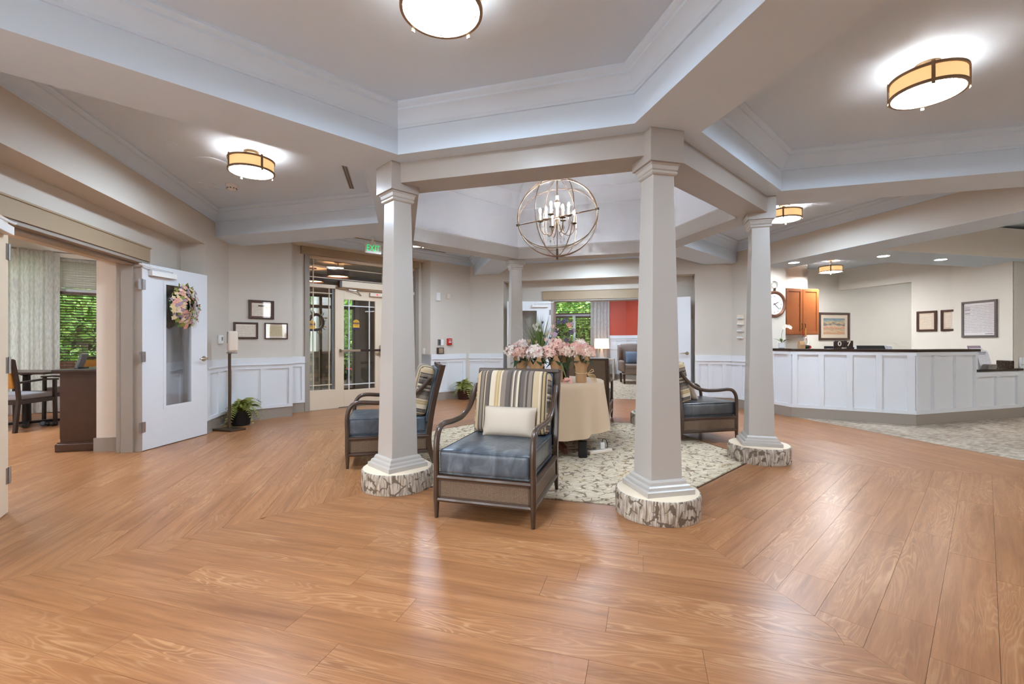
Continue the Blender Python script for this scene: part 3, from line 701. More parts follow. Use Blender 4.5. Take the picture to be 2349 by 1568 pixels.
# unseen walls behind the camera; tall windows added to let daylight in
bk = MB(); fr_ = MB()
for k, lo, hi, wins in ((0, -1.25, 3.9, ((-0.95, 0.15),)), (1, -3.9, 4.4, ((0.9, 2.2),))):
    e = lo
    for t0, t1 in wins:
        bk.sbox(k, 6.6, 6.75, e, t0, 0, 2.9); bk.sbox(k, 6.6, 6.75, t0, t1, 0, 0.12); bk.sbox(k, 6.6, 6.75, t0, t1, 2.72, 2.9); e = t1
        fr_.sbox(k, 6.64, 6.70, t0, t0 + 0.05, 0.12, 2.72); fr_.sbox(k, 6.64, 6.70, t1 - 0.05, t1, 0.12, 2.72); fr_.sbox(k, 6.64, 6.70, t0, t1, 1.9, 1.96)
    bk.sbox(k, 6.6, 6.75, e, hi, 0, 2.9)
for t0, t1 in ((2.45, 3.25), (3.33, 4.13), (4.21, 5.01)):
    fr_.sbox(5, 4.30, 4.36, t0, t0 + 0.05, 0.12, 2.72); fr_.sbox(5, 4.30, 4.36, t1 - 0.05, t1, 0.12, 2.72); fr_.sbox(5, 4.30, 4.36, t0, t1, 1.9, 1.96)
struct(bk.build('wall_front', 'wall_paint'), 'taupe wall with added daylight windows behind the viewpoint')
struct(fr_.build('window_1', 'trim_white'), 'white frames of the added daylight windows left of and behind the viewpoint')
cb = MB(); q0 = W(1, 6.6, 4.3); q1 = W(2, 13, -6.5); cb.obox(q0, q1, -0.15, 0, 0, 2.9); cb.sbox(2, 12.6, 12.8, -7, 0.5, 0, 2.9)
struct(cb.build('wall_corridor', 'wall_paint'), 'far walls of the side corridor')

# ------------------------------------------------------------------ wainscot, baseboards, casings
TRIM = [1]
def wainscot(P0, P1, battens, label, base_side, top=0.935, mid=None):
    TRIM[0] += 1
    L_ = math.hypot(P1[0] - P0[0], P1[1] - P0[1]); at = lambda d: lerp2(P0, P1, d / L_)
    mb = MB(); mb.obox(P0, P1, 0, 0.006, 0.12, top - 0.1)
    mb.obox(P0, P1, 0.0005, 0.0275, 0.160, 0.205); mb.obox(P0, P1, 0.0005, 0.0275, top - 0.165, top - 0.095)
    if mid: mb.obox(P0, P1, 0.0005, 0.0275, mid - 0.035, mid + 0.035)
    mb.obox(P0, P1, 0, 0.036, top - 0.10, top); mb.obox(P0, P1, 0, 0.046, top - 0.106, top - 0.092)
    root = struct(mb.build('trim_%d' % TRIM[0], 'trim_white'), label)
    for d0, d1 in battens:
        MB().obox(at(max(0, d0)), at(min(L_, d1)), 0.0, 0.027, 0.19, top - 0.15).build('batten', 'trim_white', root)
    bb = MB(); bb.obox(P0, P1, 0, 0.016, 0.0, 0.150); bb.obox(P0, P1, 0, 0.021, 0.0, 0.028); bb.obox(P0, P1, 0, 0.0165, 0.150, 0.162)
    struct(bb.build('baseboard_' + base_side, 'base_taupe'), 'taupe baseboard under the white wainscot')
    return root
def even(L_, n, w=0.07): return [(max(0, L_ * i / n - w / 2), L_ * i / n + w / 2) for i in range(n + 1)]
def WS(k, ap, t0, t1, battens, label, side): return wainscot(W(k, ap, t0), W(k, ap, t1), [(a - t0, b - t0) for a, b in battens], label, side)
WS(5, 4.20, -2.44, -1.705, [(-2.44, -2.40), (-2.14, -2.07), (-1.77, -1.705)], 'white panelled wainscot beside the open white door', 'left')
WS(5, 4.47, -1.70, -0.95, [(-1.70, -1.64), (-1.36, -1.29), (-1.0, -0.95)], 'white wainscot inside the left door alcove', 'left')
WS(4, AP[4], 1.50, 2.43, [(1.50, 1.556), (1.883, 1.961), (2.263, 2.34)], 'white wainscot under the three framed certificates', 'back_left')
WS(4, 4.62, 1.20, 1.50, [(1.20, 1.25), (1.45, 1.50)], 'narrow white wainscot beside the entrance frame', 'back_left')
WS(4, AP[4], -1.97, -1.10, [(-1.97, -1.90), (-1.56, -1.495), (-1.166, -1.10)], 'white wainscot under the red fire alarm', 'back_left')
wainscot(W(4, 4.62, -1.10), W(4, AP[4], -1.10), [], 'white wainscot on the return right of the entrance', 'back_left')
WS(3, AP[3], 1.915, 2.78, even_ := [(1.915, 1.975), (2.32, 2.385), (2.72, 2.78)], 'white wainscot behind the far fern', 'back')
WS(3, AP[3], -2.62, -1.835, [(-2.62, -2.56), (-2.36, -2.30), (-2.12, -2.06), (-1.90, -1.835)], 'white wainscot right of the far opening', 'back')
WS(3, 4.27, 0.98, 1.90, [(0.98, 1.05), (1.42, 1.49), (1.83, 1.90)], 'white wainscot behind the far left door', 'back')
WS(3, 4.27, -1.83, -0.92, [(-1.83, -1.76), (-1.4, -1.33), (-0.99, -0.92)], 'white wainscot behind the far right door', 'back')
WS(2, AP[2], 1.60, 2.32, [(1.60, 1.67), (1.93, 2.0), (2.25, 2.32)], 'white wainscot on the pier behind the right column', 'right')
cP0 = (nA[0] + dC[0] * 5, nA[1] + dC[1] * 5 - 0.01); cP1 = (nA[0] + 0.02 + dC[0] * 0.1, nA[1] - 0.01 + dC[1] * 0.1)
wainscot(cP0, cP1, even(math.hypot(cP1[0] - cP0[0], cP1[1] - cP0[1]), 13), 'white wainscot of the corridor right of the desk', 'right')
wainscot(W(3, 9.70, -0.36), W(3, 9.70, 0.60), [(0, 0.06), (0.30, 0.36), (0.62, 0.68), (0.90, 0.96)], 'tall white wainscot on the red wall', 'red_room', 1.39, 0.98)
wainscot(W(3, 8.2, -2.2), W(3, 9.70, -0.364), even(math.hypot(1.5, 1.836), 6), 'tall white wainscot on the angled red wall', 'red_room', 1.39, 0.98)
dbb = MB(); dbb.sbox(4, 7.50, 7.52, 2.8, 8, 0, 0.16); struct(dbb.build('baseboard_dining', 'wall_cream'), 'cream baseboard under the dining room window')
struct(MB().sbox(5, 4.691, 4.925, -0.906, -0.899, 0, 2.06).build('wall_dining', 'wall_cream'), 'cream return of the wall end beside the dark sideboard')
# white base on the wall end right of the dining cabinet
MBx = MB(); MBx.sbox(5, 4.69, 4.945, -0.91, -0.885, 0, 0.15); struct(MBx.build('baseboard_left', 'base_taupe'), 'taupe baseboard at the door post by the dark cabinet')
def casing(n, mb, m, label): return struct(mb.build('trim_%d' % n, m, bevel=0.003), label)
c5 = MB(); c5.sbox(5, 4.44, 4.47, -0.93, 1.12, 2.062, 2.212); c5.sbox(5, 4.43, 4.47, -0.94, 1.13, 2.205, 2.222)
casing(31, c5, 'casing_tan', 'tan flat head casing over the left double doors')
c3 = MB(); c3.sbox(3, 4.24, 4.27, -1.06, 1.135, 2.062, 2.235); c3.sbox(3, 4.23, 4.27, -1.07, 1.145, 2.232, 2.25)
casing(32, c3, 'casing_tan', 'tan flat head casing over the opening to the red room')
c4 = MB(); c4.sbox(4, 4.57, 4.62, -1.03, 1.265, 2.668, 2.80)
casing(33, c4, 'casing_tan', 'tan head casing over the glazed entrance')
j4 = MB(); j4.sbox(4, 4.59, 4.70, 1.12, 1.20, 0, 2.668); j4.sbox(4, 4.59, 4.70, -1.02, -0.95, 0, 2.668)
casing(34, j4, 'frame_taupe', 'taupe side casings of the glazed entrance')
j5 = MB()
for t0, t1 in ((-0.905, -0.79), (0.985, 1.03)): j5.sbox(5, 4.455, 4.69, t0, t1, 0, 2.062)
for t0, t1 in ((-0.80, -0.775), (0.97, 0.995)): j5.sbox(5, 4.53, 4.64, t0, t1, 0, 2.05)
for t0, t1 in ((-0.95, -0.90), (1.03, 1.09)): j5.sbox(5, 4.452, 4.475, t0, t1, 0, 2.062)
j5.sbox(5, 4.455, 4.69, -0.79, 0.985, 2.03, 2.062); j5.sbox(5, 4.53, 4.64, -0.79, 0.985, 2.005, 2.04)
casing(35, j5, 'frame_taupe', 'taupe metal frame of the left double doors')
j3 = MB()
for t0, t1 in ((0.95, 1.0), (-0.93, -0.88)): j3.sbox(3, 4.255, 4.52, t0 - 0.05 if t0 > 0 else t0, t1 if t0 > 0 else t1 + 0.05, 0, 2.062)
j3.sbox(3, 4.255, 4.52, -0.88, 0.95, 2.03, 2.062)
casing(36, j3, 'frame_taupe', 'taupe frame of the opening to the red room')

# ------------------------------------------------------------------ white interior doors
def door_leaf(n, a, b, side, label, dm='door_white'):
    # side: sign of the obox offset that faces the lobby
    L_ = math.hypot(b[0] - a[0], b[1] - a[1]); at = lambda d: lerp2(a, b, d / L_)
    T = 0.045; s0, s1, z0, z1 = 0.295, 0.665, 0.45, 1.84
    mb = MB()
    for d0, d1, q0, q1 in ((0, s0, 0.008, 2.03), (s1, L_, 0.008, 2.03), (s0, s1, 0.008, z0), (s0, s1, z1, 2.03)):
        mb.obox(at(d0), at(d1), *( (0, T) if side < 0 else (-T, 0)), q0, q1)
    root = struct(mb.build('door_%d' % n, dm), label)
    f = lambda w0, w1: (min(side * w0, side * w1), max(side * w0, side * w1))
    MB().obox(at(s0), at(s1), *f(-0.026, -0.020), z0, z1).build('glass', 'door_lite', root)
    lt = MB()
    for d0, d1, q0, q1 in ((s0 - 0.03, s0 + 0.004, z0 - 0.03, z1 + 0.03), (s1 - 0.004, s1 + 0.03, z0 - 0.03, z1 + 0.03), (s0, s1, z0 - 0.03, z0 + 0.004), (s0, s1, z1 - 0.004, z1 + 0.03)):
        lt.obox(at(d0), at(d1), *f(-0.003, 0.004), q0, q1)
    lt.build('glass_trim', 'door_white', root)
    h = MB(); h.obox(at(0.842), at(0.878), *f(0.02, 0.06), 0.955, 0.985)
    d = ((b[0] - a[0]) / L_, (b[1] - a[1]) / L_); nr = (-d[1] * side, d[0] * side)
    P = lambda s_, w, z: (at(s_)[0] + nr[0] * w, at(s_)[1] + nr[1] * w, z)
    lv_ = MB(); lv_.tube([P(0.86, 0.05, 0.97), P(0.80, 0.056, 0.972), P(0.74, 0.054, 0.968)], [0.011, 0.010, 0.008], 8)
    lv_.tube([P(0.86, 0.0, 0.97), P(0.86, 0.056, 0.97)], 0.012, 10)
    ro = MB(); ro.tube([P(0.86, 0.0005, 0.97), P(0.86, 0.012, 0.97)], 0.032, 20)
    hd = ro.build('handle', 'nickel', root, smooth=True); lv_.build('lever', 'nickel', hd, smooth=True)
    cl = MB().obox(at(0.07), at(0.40), *f(0.001, 0.05), 1.905, 1.965).build('closer', 'white_plastic', root, bevel=0.004)
    MB().tube([P(0.36, 0.03, 1.965), P(0.36, 0.03, 1.985), P(0.05, 0.045, 1.99), P(-0.06, 0.02, 2.015)], 0.008, 6).build('closer_arm', 'white_plastic', cl)
    MB().obox(at(0.10), at(0.16), *f(0.001, 0.006), 1.992, 2.012).build('door_sensor', 'white_plastic', root)
    for z in (1.80, 1.02, 0.26):
        hg = MB(); hg.obox(at(-0.045), at(0.04), *f(0.0005, 0.003), z - 0.055, z + 0.055); hg.tube([P(0, 0.006, z - 0.057), P(0, 0.006, z + 0.057)], 0.008, 8)
        hg.build('hinge', 'steel', root)
    return root, P
dl, PL_ = door_leaf(1, W(5, 4.452, -0.795), W(5, 4.160, -1.668), -1, 'open white door with a glass lite and a flower wreath')
a20 = (math.cos(R(19)), math.sin(R(19)))
hL = W(5, 4.375, 1.015); fL = (hL[0] + 0.92 * (U[5][0] * a20[0] - N[5][0] * a20[1]), hL[1] + 0.92 * (U[5][1] * a20[0] - N[5][1] * a20[1]))
door_leaf(2, hL, fL, 1, 'edge of the near door leaf at the left of the picture', 'entry_beige')  # beige on this leaf stands in for its shade
h3 = W(3, 4.25, 0.955); f3 = (h3[0] + 0.92 * (U[3][0] * a20[0] - N[3][0] * a20[1]), h3[1] + 0.92 * (U[3][1] * a20[0] - N[3][1] * a20[1]))
door_leaf(3, h3, f3, 1, 'open white door left of the far opening')
h3 = W(3, 4.25, -0.885); f3 = (h3[0] + 0.92 * (-U[3][0] * a20[0] - N[3][0] * a20[1]), h3[1] + 0.92 * (-U[3][1] * a20[0] - N[3][1] * a20[1]))
door_leaf(4, h3, f3, -1, 'open white door right of the far opening')

# ------------------------------------------------------------------ glazed entrance (side 4)
en = MB()
def eb(t0, t1, z0, z1, a0=4.64, a1=4.75): en.sbox(4, a0, a1, t0, t1, z0, z1)
for t0, t1, pan0, pan1 in ((0.60, 1.12, 0.66, 1.12), (-0.95, -0.28, -0.95, -0.34)):
    eb(t0, t1, 0, 0.335); eb(t0, t1, 2.13, 2.19)
eb(0.60, 0.665, 0.33, 2.16); eb(-0.34, -0.28, 0.0, 2.66); eb(-0.28, 0.60, 2.13, 2.19)
eb(-0.95, 1.12, 2.615, 2.668)
entry = struct(en.build('window_2', 'entry_beige', bevel=0.003), 'beige framed sidelights and transom of the entrance')
for t0, t1, z0, z1 in ((0.665, 1.12, 0.335, 2.13), (-0.95, -0.34, 0.335, 2.13), (-0.28, 1.12, 2.19, 2.615), (-0.95, -0.34, 2.19, 2.615)):
    MB().sbox(4, 4.69, 4.696, t0, t1, z0, z1).build('pane', 'entry_pane', entry)
    n_v = [t1 - 0.09, t0 + 0.09] if z0 < 1 else [t1 - 0.09]
    for t in n_v: MB().sbox(4, 4.680, 4.706, t - 0.007, t + 0.007, z0, z1).build('muntin', 'entry_beige', entry)
    for z in (z0 + 0.09, z1 - 0.09) if z0 < 1 else (z0 + 0.12, z1 - 0.12): MB().sbox(4, 4.6805, 4.7055, t0, t1, z - 0.007, z + 0.007).build('muntin', 'entry_beige', entry)
MB().sbox(4, 4.675, 4.74, 0.665, 0.705, 0.335, 2.13).build('pane_stop', 'grey_plastic', entry)
ed = MB()
for t0, t1, z0, z1 in ((-0.275, -0.105, 0.012, 2.125), (0.50, 0.597, 0.012, 2.125), (-0.105, 0.50, 0.012, 0.31), (-0.105, 0.50, 1.95, 2.125)): ed.sbox(4, 4.655, 4.70, t0, t1, z0, z1)
edoor = struct(ed.build('door_5', 'entry_beige', bevel=0.002), 'beige entrance door with divided glass and push bar')
MB().sbox(4, 4.676, 4.682, -0.105, 0.50, 0.31, 1.95).build('pane', 'entry_pane', edoor)
for t in (0.40, 0.005): MB().sbox(4, 4.666, 4.692, t - 0.008, t + 0.008, 0.31, 1.95).build('muntin', 'trim_white', edoor)
for z in (0.405, 1.84): MB().sbox(4, 4.6665, 4.6915, -0.105, 0.50, z - 0.008, z + 0.008).build('muntin', 'trim_white', edoor)
pb = MB(); pb.sbox(4, 4.575, 4.605, 0.22, 0.575, 1.005, 1.045); pb.sbox(4, 4.60, 4.655, 0.54, 0.58, 0.995, 1.055)
pbo = pb.build('push_bar', 'nickel', edoor, bevel=0.004)
MB().sbox(4, 4.572, 4.604, -0.20, 0.22, 1.006, 1.044).build('push_pad', 'espresso', pbo, bevel=0.004)
MB().rbox(0.07, 0.05, 0.20, 0.02, 3, M=Matrix.Translation((*W(4, 4.625, -0.215), 1.02)) @ Matrix.Rotation(sector_rz(4), 4, 'Z')).build('latch_case', 'nickel', pbo, smooth=True)
op = tag(MB().sbox(4, 4.535, 4.655, -0.30, 0.585, 2.155, 2.27).build('door_operator', 'entry_beige', bevel=0.006), 'long beige door operator box above the entrance door', 'door operator')
MB().sbox(4, 4.540, 4.650, 0.585, 0.62, 2.155, 2.265).build('end_cap', 'frame_brown', op)
MB().tube([W3(4, 4.60, 0.44, 2.15), W3(4, 4.60, 0.44, 2.12), W3(4, 4.58, 0.30, 2.115), W3(4, 4.645, 0.18, 2.04)], 0.010, 8).build('operator_arm', 'steel', op)
se = tag(MB().sbox(4, 4.60, 4.654, -0.26, 0.02, 2.035, 2.105).build('door_sensor', 'cream_plastic', bevel=0.006), 'small cream sensor box with a red light on the entrance door', 'sensor')
MB().sbox(4, 4.598, 4.602, -0.135, -0.105, 2.058, 2.082).build('sensor_light', 'led_red', se)
def caution(k, ap, t, z, label, parent):
    st = thing('warning_sticker', label, 'sticker', (0, 0, 0))
    M = wall_M(W(k, ap, t), inward(k), z) @ Matrix.Scale(0.72, 4); w, h = 0.085, 0.17
    arc = [(-w, -h * 0.45, 0), (w, -h * 0.45, 0)] + [(w * math.cos(R(a)), h * 0.25 + w * math.sin(R(a)), 0) for a in range(0, 181, 15)]
    mb = MB(); mb.add([M @ Vector(p) for p in arc], [tuple(range(len(arc)))]); mb.add([M @ Vector((x, y, -0.0015)) for x, y, _ in arc], [tuple(range(len(arc)))])
    mb.build('sticker_face', 'sign_yellow', st)
    MB().mbox(M @ Matrix.Translation((0, -h * 0.60, 0)), 2 * w, h * 0.30, 0.0016).build('sticker_foot', 'sign_navy', st); MB().mbox(M @ Matrix.Translation((0, 0.035, 0.0008)), 2 * w, 0.042, 0.0016).build('sticker_band', 'sign_navy', st)
    text_obj('CAUTION', 0.037, 'sign_yellow', M @ Matrix.Translation((0, 0.035, 0.002)), st)
    text_obj('AUTOMATIC', 0.018, 'sign_navy', M @ Matrix.Translation((0, 0.085, 0.001)), st)
    text_obj('DOOR', 0.034, 'sign_navy', M @ Matrix.Translation((0, -0.012, 0.001)), st)
    return st
caution(4, 4.672, 0.262, 1.50, 'yellow caution sticker on the entrance door glass', edoor)
caution(4, 4.686, 1.055, 1.46, 'yellow caution sticker on the entrance sidelight', entry)

# ------------------------------------------------------------------ drum ceiling lights
def make_drum(label, P, zc, zb=2.765, r=0.192, hgt=0.115, dm='diffuser'):
    t = thing('ceiling_light', label, 'ceiling light', (P[0], P[1], 0), R(25), 'drum ceiling lights with amber shades')
    z1 = zb + hgt
    MB().lathe([(0.062, zc - 0.022), (0.066, zc - 0.004), (0.066, zc - 0.001)], 28).build('canopy', 'bronze_light', t, smooth=True)
    MB().lathe([(0.010, zb + 0.03), (0.010, zc - 0.02)], 10).build('stem', 'bronze_light', t, smooth=True)
    MB().lathe([(r - 0.004, zb + 0.010), (r - 0.004, z1 - 0.004)], 48, cap=False).build('shade', 'shade_glow', t, smooth=True)
    for z in (zb + 0.001, z1 - 0.013): MB().lathe([(r - 0.010, z - 0.002), (r + 0.005, z - 0.002), (r + 0.005, z + 0.014), (r - 0.010, z + 0.014), (r - 0.010, z - 0.002)], 48, cap=False).build('rim', 'lamp_rim', t, smooth=True)
    MB().lathe([(r - 0.010, zb + 0.009), (r - 0.010, zb + 0.013)], 48).build('diffuser', dm, t, smooth=True)
    MB().lathe([(r - 0.011, zb + 0.017), (r - 0.011, zb + 0.019)], 48).build('light_baffle', 'trim_white', t)  # added plate that keeps the diffuser from lighting the ceiling
    for x in (-0.075, 0.075): MB().ball((x, 0, z1 - 0.030), 0.026, n=12, m=8).build('bulb', 'lamp_bulb', t, smooth=True)
    for q in range(4):
        M = Matrix.Rotation(R(90 * q + 30), 4, 'Z') @ Matrix.Translation((r + 0.005, 0, zb + hgt / 2 - 0.004))
        MB().mbox(M, 0.006, 0.018, hgt + 0.030).build('strap', 'lamp_rim', t)
        MB().ball((math.cos(R(90 * q + 75)) * (r - 0.03), math.sin(R(90 * q + 75)) * (r - 0.03), zb - 0.002), 0.006, n=8, m=5).build('knob', 'bronze_light', t, smooth=True)
    return t
make_drum('drum ceiling light cut by the top edge of the picture', W(0, 3.09, 0), Z_CEIL)
make_drum('large drum ceiling light in the right tray above the wood floor', W(1, 3.09, 0), Z_CEIL)
make_drum('drum ceiling light seen past the right column', W(2, 3.09, 0), Z_CEIL)
make_drum('drum ceiling light behind the far beam', W(3, 3.09, 0), Z_CEIL)
make_drum('drum ceiling light in the tray before the entrance', W(4, 3.09, 0), Z_CEIL)
make_drum('drum ceiling light in the left tray near the white door', (-2.44, 4.225), Z_CEIL)
make_drum('drum ceiling light inside the reception', W(2, 6.50, 2.33), 2.81, 2.56, dm='diffuser_warm')
for q, (a, t) in enumerate(((4.36, 1.10), (5.185, 0.335), (6.333, 0.345))):
    l = thing('recessed_light', ['recessed downlight nearest the clock', 'recessed downlight in the middle over the desk', 'recessed downlight nearest the framed notice'][q], 'downlight', (*W(2, a, t), 0), 0, 'recessed downlights over the desk')
    MB().lathe([(0.085, 2.4495), (0.088, 2.4470), (0.072, 2.4462), (0.070, 2.4490)], 32, cap=False).build('rim', 'white_plastic', l, smooth=True)
    MB().lathe([(0.070, 2.4478), (0.070, 2.4490)], 32).build('lens', 'downlight', l)
# unseen drum lights, extra ones added to brighten the rooms behind the openings
for nm, P, zc in (('unseen drum ceiling light inside the dining room', W(5, 7.0, 0.3), 2.96), ('unseen added drum ceiling light far inside the dining room', W(5, 7.2, -2.0), 2.96), ('unseen added drum ceiling light at the back of the dining room', W(5, 9.0, 1.5), 2.96), ('unseen drum ceiling light inside the red sitting room', W(3, 6.5, 1.2), 2.96), ('unseen added drum ceiling light deep inside the red sitting room', W(3, 8.2, 0.2), 2.96), ('unseen drum ceiling light at the back of the reception', W(2, 9.9, 1.6), 2.81), ('unseen drum ceiling light in the side corridor', W(2, 8.0, -2.5), 2.96)): make_drum(nm, P, zc, dm='diffuser_warm' if 'reception' in nm or 'corridor' in nm else ('diffuser' if 'red' in nm else 'diffuser_bright'))

# ------------------------------------------------------------------ small things on the ceiling
def disc_thing(name, label, cat, P, prof, m, n=32):
    o = MB().lathe(prof, n, (P[0], P[1], 0)).build(name, m, smooth=True); return tag(o, label, cat)
sd = disc_thing('ceiling_speaker', 'large round white ceiling plate beside the left drum light', 'ceiling speaker', (-3.0, 4.48), [(0.02, 2.952), (0.15, 2.953), (0.158, 2.956), (0.16, 2.9605)], 'ceiling_paint', 40)
disc_thing('sprinkler_plate', 'small round white disc near the left wall on the ceiling', 'sprinkler', (-3.07, 4.05), [(0.045, 2.955), (0.05, 2.9605)], 'ceiling_paint')
sm = thing('smoke_detector', 'round white smoke detector on the left tray ceiling', 'smoke detector', (-3.18, 5.12, 0))
MB().lathe([(0.02, 2.905), (0.045, 2.910), (0.052, 2.925), (0.062, 2.93), (0.066, 2.945), (0.066, 2.9605)], 28).build('body', 'white_plastic', sm, smooth=True)
for q in range(10): MB().mbox(Matrix.Rotation(R(36 * q), 4, 'Z') @ Matrix.Translation((0.0505, 0, 2.918)), 0.008, 0.012, 0.012).build('vent_slot', 'grey_plastic', sm)
for q, (P, lb) in enumerate((((-3.43, 5.08), 'small white ceiling vent nearer the left door'), ((-3.49, 5.26), 'small white ceiling vent nearer the entrance'))):
    tag(MB().mbox(Matrix.Translation((P[0], P[1], 2.956)) @ Matrix.Rotation(R(13), 4, 'Z'), 0.16, 0.08, 0.009).build('ceiling_vent', 'ceiling_paint', bevel=0.003), lb, 'vent', 'small ceiling vents')
def slot(k, a, t0, t1, label):
    l = thing('slot_diffuser', label, 'air vent', (0, 0, 0))
    fr = MB()
    for a0, a1, q0, q1 in ((a - 0.026, a - 0.02, t0, t1), (a + 0.02, a + 0.026, t0, t1), (a - 0.02, a + 0.02, t0, t0 + 0.006), (a - 0.02, a + 0.02, t1 - 0.006, t1)): fr.sbox(k, a0, a1, q0, q1, 2.955, 2.9605)
    fr.build('slot_frame', 'casing_tan', l); MB().sbox(k, a - 0.02, a + 0.02, t0 + 0.006, t1 - 0.006, 2.9575, 2.9603).build('slot_dark', 'espresso', l)
    MB().sbox(k, a - 0.004, a + 0.004, t0 + 0.006, t1 - 0.006, 2.956, 2.9575).build('slot_blade', 'casing_tan', l)
slot(5, 2.30, -0.66, 0.04, 'dark linear air slot in the left tray ceiling')
slot(4, 4.07, -1.30, 0.68, 'long thin air slot in the tray before the entrance')
ex = thing('exit_sign', 'green lit EXIT sign hanging before the entrance', 'exit sign', (0, 0, 0))
MX = wall_M(W(4, 3.80, 0.37), inward(4), 2.755)
MB().mbox(MX, 0.29, 0.165, 0.045).build('sign_box', 'white_plastic', ex, bevel=0.004)
MB().mbox(MX @ Matrix.Translation((0, 0.10, 0)), 0.09, 0.06, 0.035).build('sign_mount', 'white_plastic', ex)
MB().mbox(MX @ Matrix.Translation((0, 0.155, 0)), 0.03, 0.10, 0.02).build('sign_stem', 'white_plastic', ex)
text_obj('EXIT', 0.150, 'exit_green', MX @ Matrix.Translation((0, 0, 0.0235)) @ Matrix.Scale(0.80, 4, (1, 0, 0)), ex, bold=0.0)

# ------------------------------------------------------------------ cane armchairs
def arc_pts(pts, n=6):                           # Catmull-Rom through the points
    P = [Vector(p) for p in pts]; P = [P[0] * 2 - P[1]] + P + [P[-1] * 2 - P[-2]]; out = []
    for i in range(1, len(P) - 2):
        for j in range(n):
            t = j / n; a, b, c, d = P[i - 1], P[i], P[i + 1], P[i + 2]
            out.append(0.5 * ((2 * b) + (c - a) * t + (2 * a - 5 * b + 4 * c - d) * t * t + (3 * b - a - 3 * c + d) * t ** 3))
    out.append(P[-2]); return out
def make_armchair(label, leather, pillow_label=None):
    t = thing('armchair', label, 'armchair', (0, 0, 0), 0, 'cane and leather armchairs round the hexagon')
    X, YF, YB = 0.335, -0.375, 0.375
    for sx in (-1, 1):
        x = sx * X
        arm = arc_pts([(x, YF, 0.30), (x, YF - 0.002, 0.48), (x, YF + 0.030, 0.575), (x, YF + 0.105, 0.612), (x, -0.10, 0.604), (x, 0.08, 0.612), (x, 0.22, 0.665), (x, 0.33, 0.76), (x, 0.385, 0.83)], 5)
        MB().tube(arm, 0.0205, 10).build('armrest', 'chair_wood', t, smooth=True)
        lg = MB(); lg.tube([(x, YF, 0.0005), (x, YF, 0.14), (x, YF, 0.31)], [0.013, 0.0215, 0.0215], 10); lg.build('leg', 'chair_wood', t, smooth=True)
        post = MB(); pp = arc_pts([(x, YB + 0.045, 0.0005), (x, YB + 0.005, 0.16), (x, YB, 0.30), (x, YB + 0.045, 0.60), (x, YB + 0.135, 0.955)], 5)
        rings = []
        for p in pp:
            w = 0.017 if p.z > 0.12 else 0.011 + 0.05 * p.z; d = 0.026 if p.z > 0.12 else 0.014 + 0.1 * p.z
            rings.append([(p.x - w, p.y - d, p.z), (p.x + w, p.y - d, p.z), (p.x + w, p.y + d, p.z), (p.x - w, p.y + d, p.z)])
        post.loft(rings); post.build('leg', 'chair_wood', t, bevel=0.004)
    def rails(z, r, nm):
        for sx in (-1, 1): MB().tube([(sx * X, YF, z), (sx * X, YB, z)], r, 8).build(nm, 'chair_wood', t, smooth=True)
        for y in (YF, YB): MB().tube([(-X, y, z), (X, y, z)], r, 8).build(nm, 'chair_wood', t, smooth=True)
    rails(0.275, 0.019, 'seat_rail'); rails(0.125, 0.017, 'lower_rail')
    def panel(M, w, h, nm='cane_panel'):
        p = MB(); p.mbox(M, w - 0.03, 0.008, h - 0.02); o = p.build(nm, 'woven_cane', t)
        f = MB()
        for dz in (-1, 1): f.mbox(M @ Matrix.Translation((0, 0, dz * (h / 2 - 0.006))), w, 0.016, 0.012)
        for dx in (-1, 1): f.mbox(M @ Matrix.Translation((dx * (w / 2 - 0.008), 0, 0)), 0.016, 0.016, h)
        f.build('panel_frame', 'chair_wood', o)
    for y in (YF, YB): panel(Matrix.Translation((0, y, 0.20)), 2 * X - 0.03, 0.125)
    for sx in (-1, 1): panel(Matrix.Translation((sx * X, 0, 0.20)) @ Matrix.Rotation(R(90), 4, 'Z'), YB - YF - 0.03, 0.125)
    MB().rbox(2 * X - 0.05, YB - YF - 0.04, 0.03, 0.010, 3, c=(0, 0, 0.283)).build('seat_deck', leather, t, smooth=True)
    sc = MB(); sc.rbox(0.625, 0.735, 0.155, 0.022, 8, (0.004, 0.006, 0.014), (0, -0.018, 0.379)); seat = sc.build('seat_cushion', leather, t, smooth=True, angle=60)
    for z in (0.305, 0.452):
        hx, hy = 0.309, 0.363
        MB().tube([(-hx, -hy - 0.018, z), (hx, -hy - 0.018, z), (hx, hy - 0.018, z), (-hx, hy - 0.018, z)], 0.004, 6, closed=True).build('piping', leather, seat, smooth=True)
    tilt = math.atan2(0.135 - 0.01, 0.60)
    MBk = Matrix.Translation((0, YB + 0.058, 0.655)) @ Matrix.Rotation(-tilt, 4, 'X')
    panel(MBk @ Matrix.Translation((0, 0.014, 0.005)), 2 * X - 0.03, 0.60, 'back_panel')
    bc = MB(); bc.rbox(2 * X - 0.07, 0.05, 0.54, 0.018, 5, (0, 0.012, 0), M=MBk @ Matrix.Translation((0, -0.022, 0))); bc.build('back_pad', leather, t, smooth=True)
    tr = MB(); tr.mbox(MBk @ Matrix.Translation((0, 0.0, 0.292)), 2 * X + 0.02, 0.046, 0.032); tr.build('top_rail', 'chair_wood', t, bevel=0.006)
    bm_ = obj('back_cushion', MB().rbox(0.60, 0.15, 0.485, 0.045, 8, (0.004, 0.030, 0.010)).mesh('back_cushion', 'stripe_fabric', True, 60), t, loc=(0, YB - 0.055, 0.700), rot=(-tilt * 1.05, 0, 0))
    MB().tube([(x_ * 0.285, -0.052, z_ * 0.228) for x_, z_ in ((-1, -1), (1, -1), (1, 1), (-1, 1))], 0.005, 6, closed=True).build('cushion_piping', 'espresso', bm_, smooth=True)
    return t
